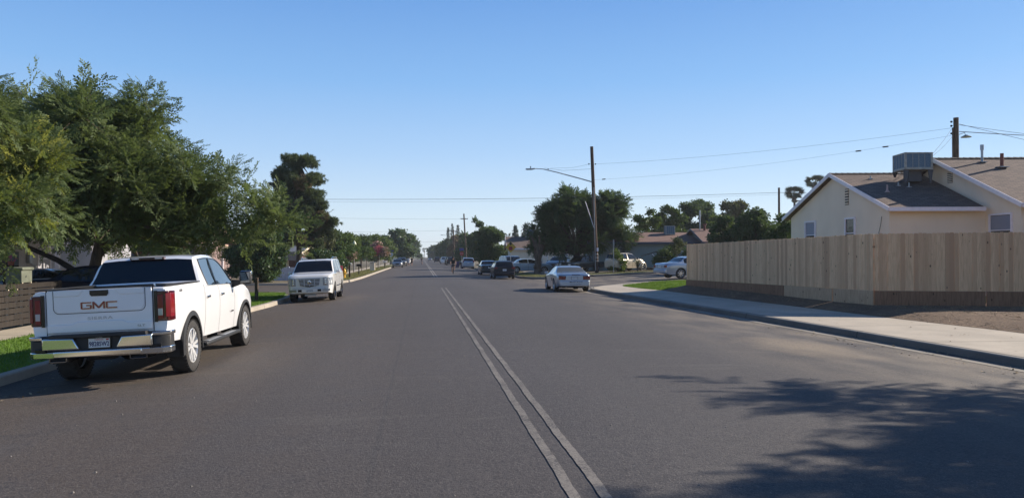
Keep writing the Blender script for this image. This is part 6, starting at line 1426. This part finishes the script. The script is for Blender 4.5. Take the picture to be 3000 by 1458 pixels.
# hedge, yucca, small shrubs
def shrub(name, label, x, y, env, n, mat, seed, T=None, z0=None): return tree(name, label, x, y, 1, env, 14, n, mat, T or T_(9, .16, .04, .12, seed), 1.0, .05, .3, (.45,.6), seed, nl=4, low=-.9, cat='shrub', z0=z0)
shrub('hedge', 'trimmed dark hedge with sunlit top in front of the low green house', 21.6, 64.8, [(-1.0,0,.9,1.0,.9,.9),(.6,0,1.0,1.1,.9,.95),(2.0,0,.9,1.0,.9,.9)], 1700, L_MID, 101)
shrub('flowering_shrub', 'light leafed shrub covering the rear of the tan retro car', 16.9, 65.2, [(0,0,.9,.55,.6,.9)], 500, L_LIGHT, 102)
shrub('low_shrub', 'small pale shrub at the foot of the pine', *loc(1330, 130), [(0,0,.9,1.1,1,.9)], 300, L_LIGHT, 103) if False else None
t = thing('yucca', 'spiky yucca plant by the kerb right of the tan retro car', 'plant', (*loc(1868, 66), GI(19, 65))); rs = np.random.RandomState(7); n = 60; a = rs.uniform(0, 6.28, n); d = np.column_stack([np.cos(a), np.sin(a), rs.uniform(.1, 1.6, n)]); p = np.column_stack([rs.normal(size=(n, 2))*.05, rs.uniform(.3, .75, n)]); stamp('leaves', np.array([(-.03,0,0),(.03,0,0),(.005,.75,-.06),(-.005,.75,-.06)]), np.array([[0,1,2,3]]), np.zeros(1, int), p, d, rs.uniform(-.3, .3, n), rs.uniform(.7, 1.1, n), [L_OLIVE], t)
m = MB(); m.tube([(0,0,-.1), (0,0,.6)], .07, 8); m.build('stem', M_BARK, t)
t2 = tree('bare_shrub', 'thin reddish twiggy shrub rising behind the fence end', 21.2, 62.0, 2.6, [(0,0,1.9,.5,.5,.7)], 8, 160, L_OLIVE, T_(8, .18, .04, .12, 9), 1.0, .03, .6, (.5,.7), 104, nl=8, cat='shrub')
# far wood closing the street
rs = np.random.RandomState(77); n = 1500; X_ = rs.uniform(-260, 330, n); Y_ = rs.uniform(560, 760, n); z = rs.rand(n)*7.5 + 1.0; keep = (abs(X_ - 2) > 6); p = np.column_stack([X_, Y_, z])[keep]
tv, tf, tm = T_tuft(22, 3.2, .7, 9, .7, 1.6); o = stamp('far_treeline', tv, tf, tm, p, rs.normal(size=(len(p), 3)), rs.uniform(0, 6, len(p)), rs.uniform(.8, 1.4, len(p)), [L_DARK]); tag(o, 'hazy line of far trees beyond the end of the street', 'trees', kind='stuff')
rs = np.random.RandomState(78)
for side, (x0, x1) in (('left', (-60, -22)), ('right', (26, 90))):
    n = 700; p = np.column_stack([rs.uniform(x0, x1, n), rs.uniform(130, 420, n), rs.rand(n)*5 + .5]); o = stamp('background_foliage', tv, tf, tm, p, rs.normal(size=(n, 3)), rs.uniform(0, 6, n), rs.uniform(.5, .9, n), [L_DARK]); tag(o, 'mass of distant garden trees behind the %s hand houses' % side, 'trees', kind='stuff')
# trees outside the frame on the right whose shadows cross the road
tree('shade_tree', 'tall tree on the soil lot outside the right picture edge shading the road', 17.1, 10.1, 7.0, [(-1.3,2.9,6.0,1.1,.6,.8),(.2,1.9,5.2,1.9,.9,1.4),(.2,.2,4.9,2.2,.8,1.5),(-1.2,-1.0,4.9,1.6,.6,.9),(-5.0,-2.6,5.2,1.7,.8,1.0),(-3,-2.3,4.8,1.8,.8,1.1),(-2.0,-4.6,4.6,2.6,1.3,1.2),(0,-1.6,3.6,2.8,1.6,1.4),(.4,-3.8,5.4,2.6,1.0,.8),(1,-6.2,4.6,2.8,1.6,1.7),(3,-1,5,2.6,3,2)], 110, 5600, L_MID, SHOOT, .9, .22, 2.4, (.24,.36), 111, z0=.05)
tree('shade_tree', 'second tree beyond the right picture edge shading the bare soil', 27.5, 19.8, 5, [(-1.5,0,3.6,2.6,1.6,1.0),(-.5,-2.4,3.0,2.6,1.8,1.4),(2.5,-1,3.2,2.5,2.5,1.6)], 44, 1200, L_MID, SHOOT, 1.0, .15, 1.6, (.3,.4), 112, z0=.2)
# grass
blades('lawn_grass', 'bright green grass strip between pavement and left kerb', [(-6.57, 9), (-9.2, 9), (-9.2, 41), (-7.0, 41), (-6.1, 35), (-6.05, 30), (-6.57, 20)], 42000, L_GRASS, .055, .007, 1)
blades('lawn_grass', 'bright green grass triangle at the right corner before the fence', [(11.65, 36.9), (11.25, 38.6), (11.0, 41), (11.15, 41.9), (13.6, 43.6), (24, 45.7), (24, 40), (13.3, 37.3)], 42000, L_GRASS, .06, .012, 2)
blades('verge_grass', 'dry yellowish grass along the far left kerb', [(-5.6, 61), (-5.4, 70), (-5.4, 150), (-7.9, 150), (-7.9, 58)], 26000, L_DRYG, .07, .02, 3)
blades('verge_grass', 'dry yellow grass around the foot of the striped pole', [(9.3, 62.1), (10.5, 60.6), (16, 60.7), (24, 62.1), (40, 64.4), (24, 64.3), (14, 62.8), (10.4, 66), (10.4, 100), (8.35, 100), (8.5, 65)], 14000, L_DRYG, .06, .02, 4)
o = blades('straw_litter', 'dry straw and twigs on the bare soil beside the right pavement', [(14.7, 12), (22, 12), (22, 22), (15.6, 24), (13.2, 36.5), (12.0, 36), (13.5, 27), (14.1, 23)], 2600, M_STRAW, .16, .005, 5, hf=lambda a, b: soilh(a, b) + .165, lean=4)
rs = np.random.RandomState(9); n = 500
tv = np.array([(-.5,-.5,0),(.5,-.5,0),(.5,.5,0),(-.5,.5,0),(-.3,-.3,.6),(.3,-.3,.6),(.3,.3,.6),(-.3,.3,.6)])*.02; tf = np.array([[0,1,5,4],[1,2,6,5],[2,3,7,6],[3,0,4,7],[4,5,6,7]])
X_ = rs.uniform(-5.5, 9.6, n); Y_ = rs.uniform(4, 30, n); p = np.column_stack([X_, Y_, [GR(a, b) for a, b in zip(X_, Y_)]]); o = stamp('road_grit', tv, tf, np.zeros(5, int), p, np.tile([[0, 1., 0]], (n, 1)) + rs.normal(size=(n, 3))*(.5, .2, 0), np.zeros(n), rs.uniform(.2, .9, n), [M_KERB]); tag(o, 'scattered small stones and grit on the road', 'grit', kind='stuff')

rs = np.random.RandomState(19); P_ = []
for (xa, xb, ya, yb_, n, f) in ((9.6, 10.9, 10, 36, 420, GR), (-6.3, -5.3, 8, 38, 260, GR), (11.2, 14.2, 10, 34, 60, GI), (14.2, 21, 12, 23, 380, lambda a, b: soilh(a, b) + .16)):
    X_ = rs.uniform(xa, xb, n); Y_ = rs.uniform(ya, yb_, n); P_ += [(a, b, f(a, b) + .012) for a, b in zip(X_, Y_)]
P_ = np.array(P_); n = len(P_); tv = np.array([(-.012,0,0),(0,-.03,.004),(.012,0,.006),(0,.03,0)]); o = stamp('leaf_litter', tv, np.array([[0,1,2,3]]), np.zeros(1, int), P_, np.column_stack([rs.normal(size=(n, 2)), rs.normal(size=n)*.15]), rs.uniform(-.4, .4, n), rs.uniform(.6, 1.6, n), [M_STRAW]); tag(o, 'dry fallen leaves scattered along the kerbs and on the soil', 'leaf litter', kind='stuff')
# ================================================================ PEOPLE AND BICYCLES
def skinned(name, V, Ed, rad, mat, parent, root=0, lv=1):
    me = bpy.data.meshes.new(name); me.from_pydata(V, Ed, []); o = bpy.data.objects.new(name, me); COL.objects.link(o)
    md = o.modifiers.new('s', 'SKIN'); sv_ = me.skin_vertices[0].data
    for i, r in enumerate(rad): sv_[i].radius = (r, r)
    sv_[root].use_root = True; sb = o.modifiers.new('u', 'SUBSURF'); sb.levels = sb.render_levels = lv
    dg = bpy.context.evaluated_depsgraph_get(); m2 = bpy.data.meshes.new_from_object(o.evaluated_get(dg)); bpy.data.objects.remove(o); m2.materials.clear(); m2.materials.append(mat)
    m2.polygons.foreach_set('use_smooth', [True]*len(m2.polygons)); q = bpy.data.objects.new(name, m2); COL.objects.link(q); q.parent = parent; return q
M_SKIN = pm('skin', (.36, .20, .13), .6); M_SHIRTB = pm('black_shirt', (.012, .012, .014), .8); M_SHORT = pm('grey_shorts', (.16, .16, .18), .8); M_HAIR = pm('dark_hair', (.015, .010, .008), .7); M_SHIRTW = pm('white_clothes', (.7, .7, .7), .8)
def person(label, loc_, rz, pose, shirt, shorts, sc=1.0):
    t = thing('person', label, 'person', loc_, rz); P = pose; V = []; Ed = []; rad = []
    def add(p, r, par=None):
        V.append(p); rad.append(r)
        if par is not None: Ed.append((par, len(V)-1))
        return len(V)-1
    pel = add(P['pelvis'], .125); ch = add(P['chest'], .135, pel); nk = add(P['neck'], .055, ch); hd = add(P['head'], .085, nk); tp = add(tuple(Vector(P['head']) + Vector((0, .01, .10))), .07, hd)
    nose = add(tuple(Vector(P['head']) + Vector((0, .105, .0))), .018, hd)
    for s in ('l', 'r'):
        sh = add(P['sh'+s], .055, ch); el = add(P['el'+s], .042, sh); ha = add(P['ha'+s], .032, el); d = (Vector(P['ha'+s]) - Vector(P['el'+s])).normalized()
        pl = add(tuple(Vector(P['ha'+s]) + d*.07), .036, ha); sx = 1 if s == 'r' else -1
        for k, (dx, L) in enumerate(((-.03, .075), (-.01, .085), (.01, .08), (.03, .065))): add(tuple(Vector(P['ha'+s]) + d*(.07 + L) + Vector((dx, .01, -.02))), .009, pl)
        add(tuple(Vector(P['ha'+s]) + d*.09 + Vector((-sx*.05, .02, 0))), .011, pl)
        hp = add(P['hip'+s], .088, pel); kn = add(P['kn'+s], .06, hp); an = add(P['an'+s], .04, kn); to = add(tuple(Vector(P['an'+s]) + Vector((0, .17, -.05))), .035, an); he = add(tuple(Vector(P['an'+s]) + Vector((0, -.05, -.05))), .03, an)
    skinned('body', V, Ed, rad, M_SKIN, t)
    S = [P['pelvis'], P['chest'], tuple(Vector(P['chest']).lerp(Vector(P['neck']), .7)), P['shl'], tuple(Vector(P['shl']).lerp(Vector(P['ell']), .7)), P['shr'], tuple(Vector(P['shr']).lerp(Vector(P['elr']), .7))]
    skinned('shirt', S, [(0,1),(1,2),(1,3),(3,4),(1,5),(5,6)], [.15, .165, .08, .085, .07, .085, .07], shirt, t)
    S = [P['pelvis'], P['hipl'], tuple(Vector(P['hipl']).lerp(Vector(P['knl']), .85)), P['hipr'], tuple(Vector(P['hipr']).lerp(Vector(P['knr']), .85))]
    skinned('shorts', S, [(0,1),(1,2),(0,3),(3,4)], [.145, .11, .09, .11, .09], shorts, t)
    h = Vector(P['head']); m = MB(); m.lathe([(.001, .125), (.06, .115), (.10, .07), (.108, .0), (.095, -.05)], (h.x, h.y - .015, h.z + .04), 'Z', 14); m.build('hair', M_HAIR, t, smooth=60)
    for sx in (-1, 1): m = MB(); m.lathe([(.001, .012), (.012, .006), (.012, -.004)], (h.x + sx*.032, h.y + .085, h.z + .02), 'Y', 8); m.build('eye', M_DARK, t)
    t.scale = (sc,)*3; return t
RIDE = dict(pelvis=(0,-.28,.98), chest=(0,-.05,1.38), neck=(0,.03,1.52), head=(0,.09,1.64), shl=(-.19,-.03,1.44), shr=(.19,-.03,1.44), ell=(-.27,.14,1.22), elr=(.27,.14,1.22), hal=(-.26,.33,1.06), har=(.26,.33,1.06),
            hipl=(-.10,-.26,.92), hipr=(.10,-.26,.92), knl=(-.13,.15,.82), knr=(.13,.10,.62), anl=(-.12,.02,.46), anr=(.12,-.06,.22))
WALK = dict(pelvis=(0,0,.95), chest=(0,.02,1.32), neck=(0,.03,1.48), head=(0,.05,1.62), shl=(-.19,.02,1.40), shr=(.19,.02,1.40), ell=(-.24,.08,1.14), elr=(.24,-.06,1.14), hal=(-.22,.24,.98), har=(.23,.0,.92),
            hipl=(-.10,0,.90), hipr=(.10,0,.90), knl=(-.10,.16,.52), knr=(.10,-.02,.50), anl=(-.10,.10,.12), anr=(.10,-.24,.14))
def bicycle(label, loc_, rz, basket=False):
    t = thing('bicycle', label, 'bicycle', loc_, rz)
    for y in (.52, -.52):
        e = bpy.data.objects.new('wheel', None); COL.objects.link(e); e.parent = t; e.location = (0, y, .34)
        m = MB(); n = 28; m.tube([(0, .32*math.cos(2*math.pi*i/n), .32*math.sin(2*math.pi*i/n)) for i in range(n+1)], .022, 8, caps=False); m.build('tyre', M_RUB, e)
        m = MB()
        for i in range(12): a = math.pi*i/12; m.tube([(0, .31*math.cos(a), .31*math.sin(a)), (0, -.31*math.cos(a), -.31*math.sin(a))], .003, 4)
        m.tube([(-.05,0,0),(.05,0,0)], .02, 8); m.build('spokes', M_GALV, e)
    m = MB()
    for a, b in (((0,.52,.34),(0,.40,.86)), ((0,.42,.82),(0,-.22,.80)), ((0,.43,.72),(0,-.08,.30)), ((0,-.08,.30),(0,-.26,.92)), ((0,-.52,.34),(0,-.08,.30)), ((0,-.52,.34),(0,-.22,.78)), ((0,.40,.86),(0,.38,.98))): m.tube([a, b], .019, 8)
    m.build('frame', M_DARK, t); m = MB(); m.tube([(-.29,.30,1.04),(-.2,.38,1.02),(0,.40,1.0),(.2,.38,1.02),(.29,.30,1.04)], .014, 8); m.build('handlebar', M_GALV, t)
    m = MB(); m.prism([(-.09,-.40),(.09,-.40),(.03,-.12),(-.03,-.12)], .90, .95, 'XY'); m.build('saddle', M_BLACK, t, bevel=.01)
    for sx, z, y in ((-1, .44, .04), (1, .16, -.14)): m = MB(); m.bar((sx*.04, -.08, .30), (sx*.09, y, z), .02); m.box(*sorted((sx*.07, sx*.17)), y - .04, y + .04, z - .012, z + .012); m.build('pedal', M_BLACK, t)
    m = MB(); n = 20; m.tube([(.045, -.08 + .09*math.cos(2*math.pi*i/n), .30 + .09*math.sin(2*math.pi*i/n)) for i in range(n+1)], .008, 5); m.build('chainring', M_GALV, t)
    if basket: m = MB(); m.box(-.15, .15, .42, .66, .82, .98); m.build('basket', M_BLACK, t)
    return t
cz = GR(3.25, 80)
bicycle('bicycle ridden towards us on the right half of the road', (3.25, 80, cz), math.pi, True); person('person in black shirt riding a bicycle towards us', (3.25, 80, cz), math.pi, RIDE, M_SHIRTB, M_SHORT)
bicycle('small distant bicycle near the centre of the road', (.0, 172, GR(0, 150)), 0); person('person in dark clothes riding far away near the road centre', (.0, 172, GR(0, 150)), 0, RIDE, M_SHIRTB, M_SHORT)
person('person in white walking far down the left side of the road', (-2.5, 150, GR(-2.5, 150)), math.pi, WALK, M_SHIRTW, M_SHIRTW); person('person in dark clothes walking beside the person in white', (-1.9, 152, GR(-2, 150)), math.pi, WALK, M_SHIRTB, M_SHIRTB)
t = thing('bird', 'tiny dark bird perched on the lamp arm', 'bird', (px - 4.4, py - .72, pz + 8.80)); skinned('body', [(0,0,.05), (0,.08,.07), (0,.13,.13), (0,.17,.13), (0,-.12,.02)], [(0,1),(1,2),(2,3),(0,4)], [.05, .05, .03, .006, .012], M_DARK, t)
# ================================================================ AIR
m_, t_, b_ = newmat('air'); t_.nodes.remove(b_); pv = t_.nodes.new('ShaderNodeVolumePrincipled'); pv.inputs['Color'].default_value = (.85, .90, .97, 1); pv.inputs['Density'].default_value = .00028; pv.inputs['Anisotropy'].default_value = .3
t_.links.new(pv.outputs[0], t_.nodes['Material Output'].inputs['Volume'])
hz = MB(); hz.box(-450, 450, -60, 1000, -1.4, 24); tag(hz.build('haze', m_), kind='stuff')
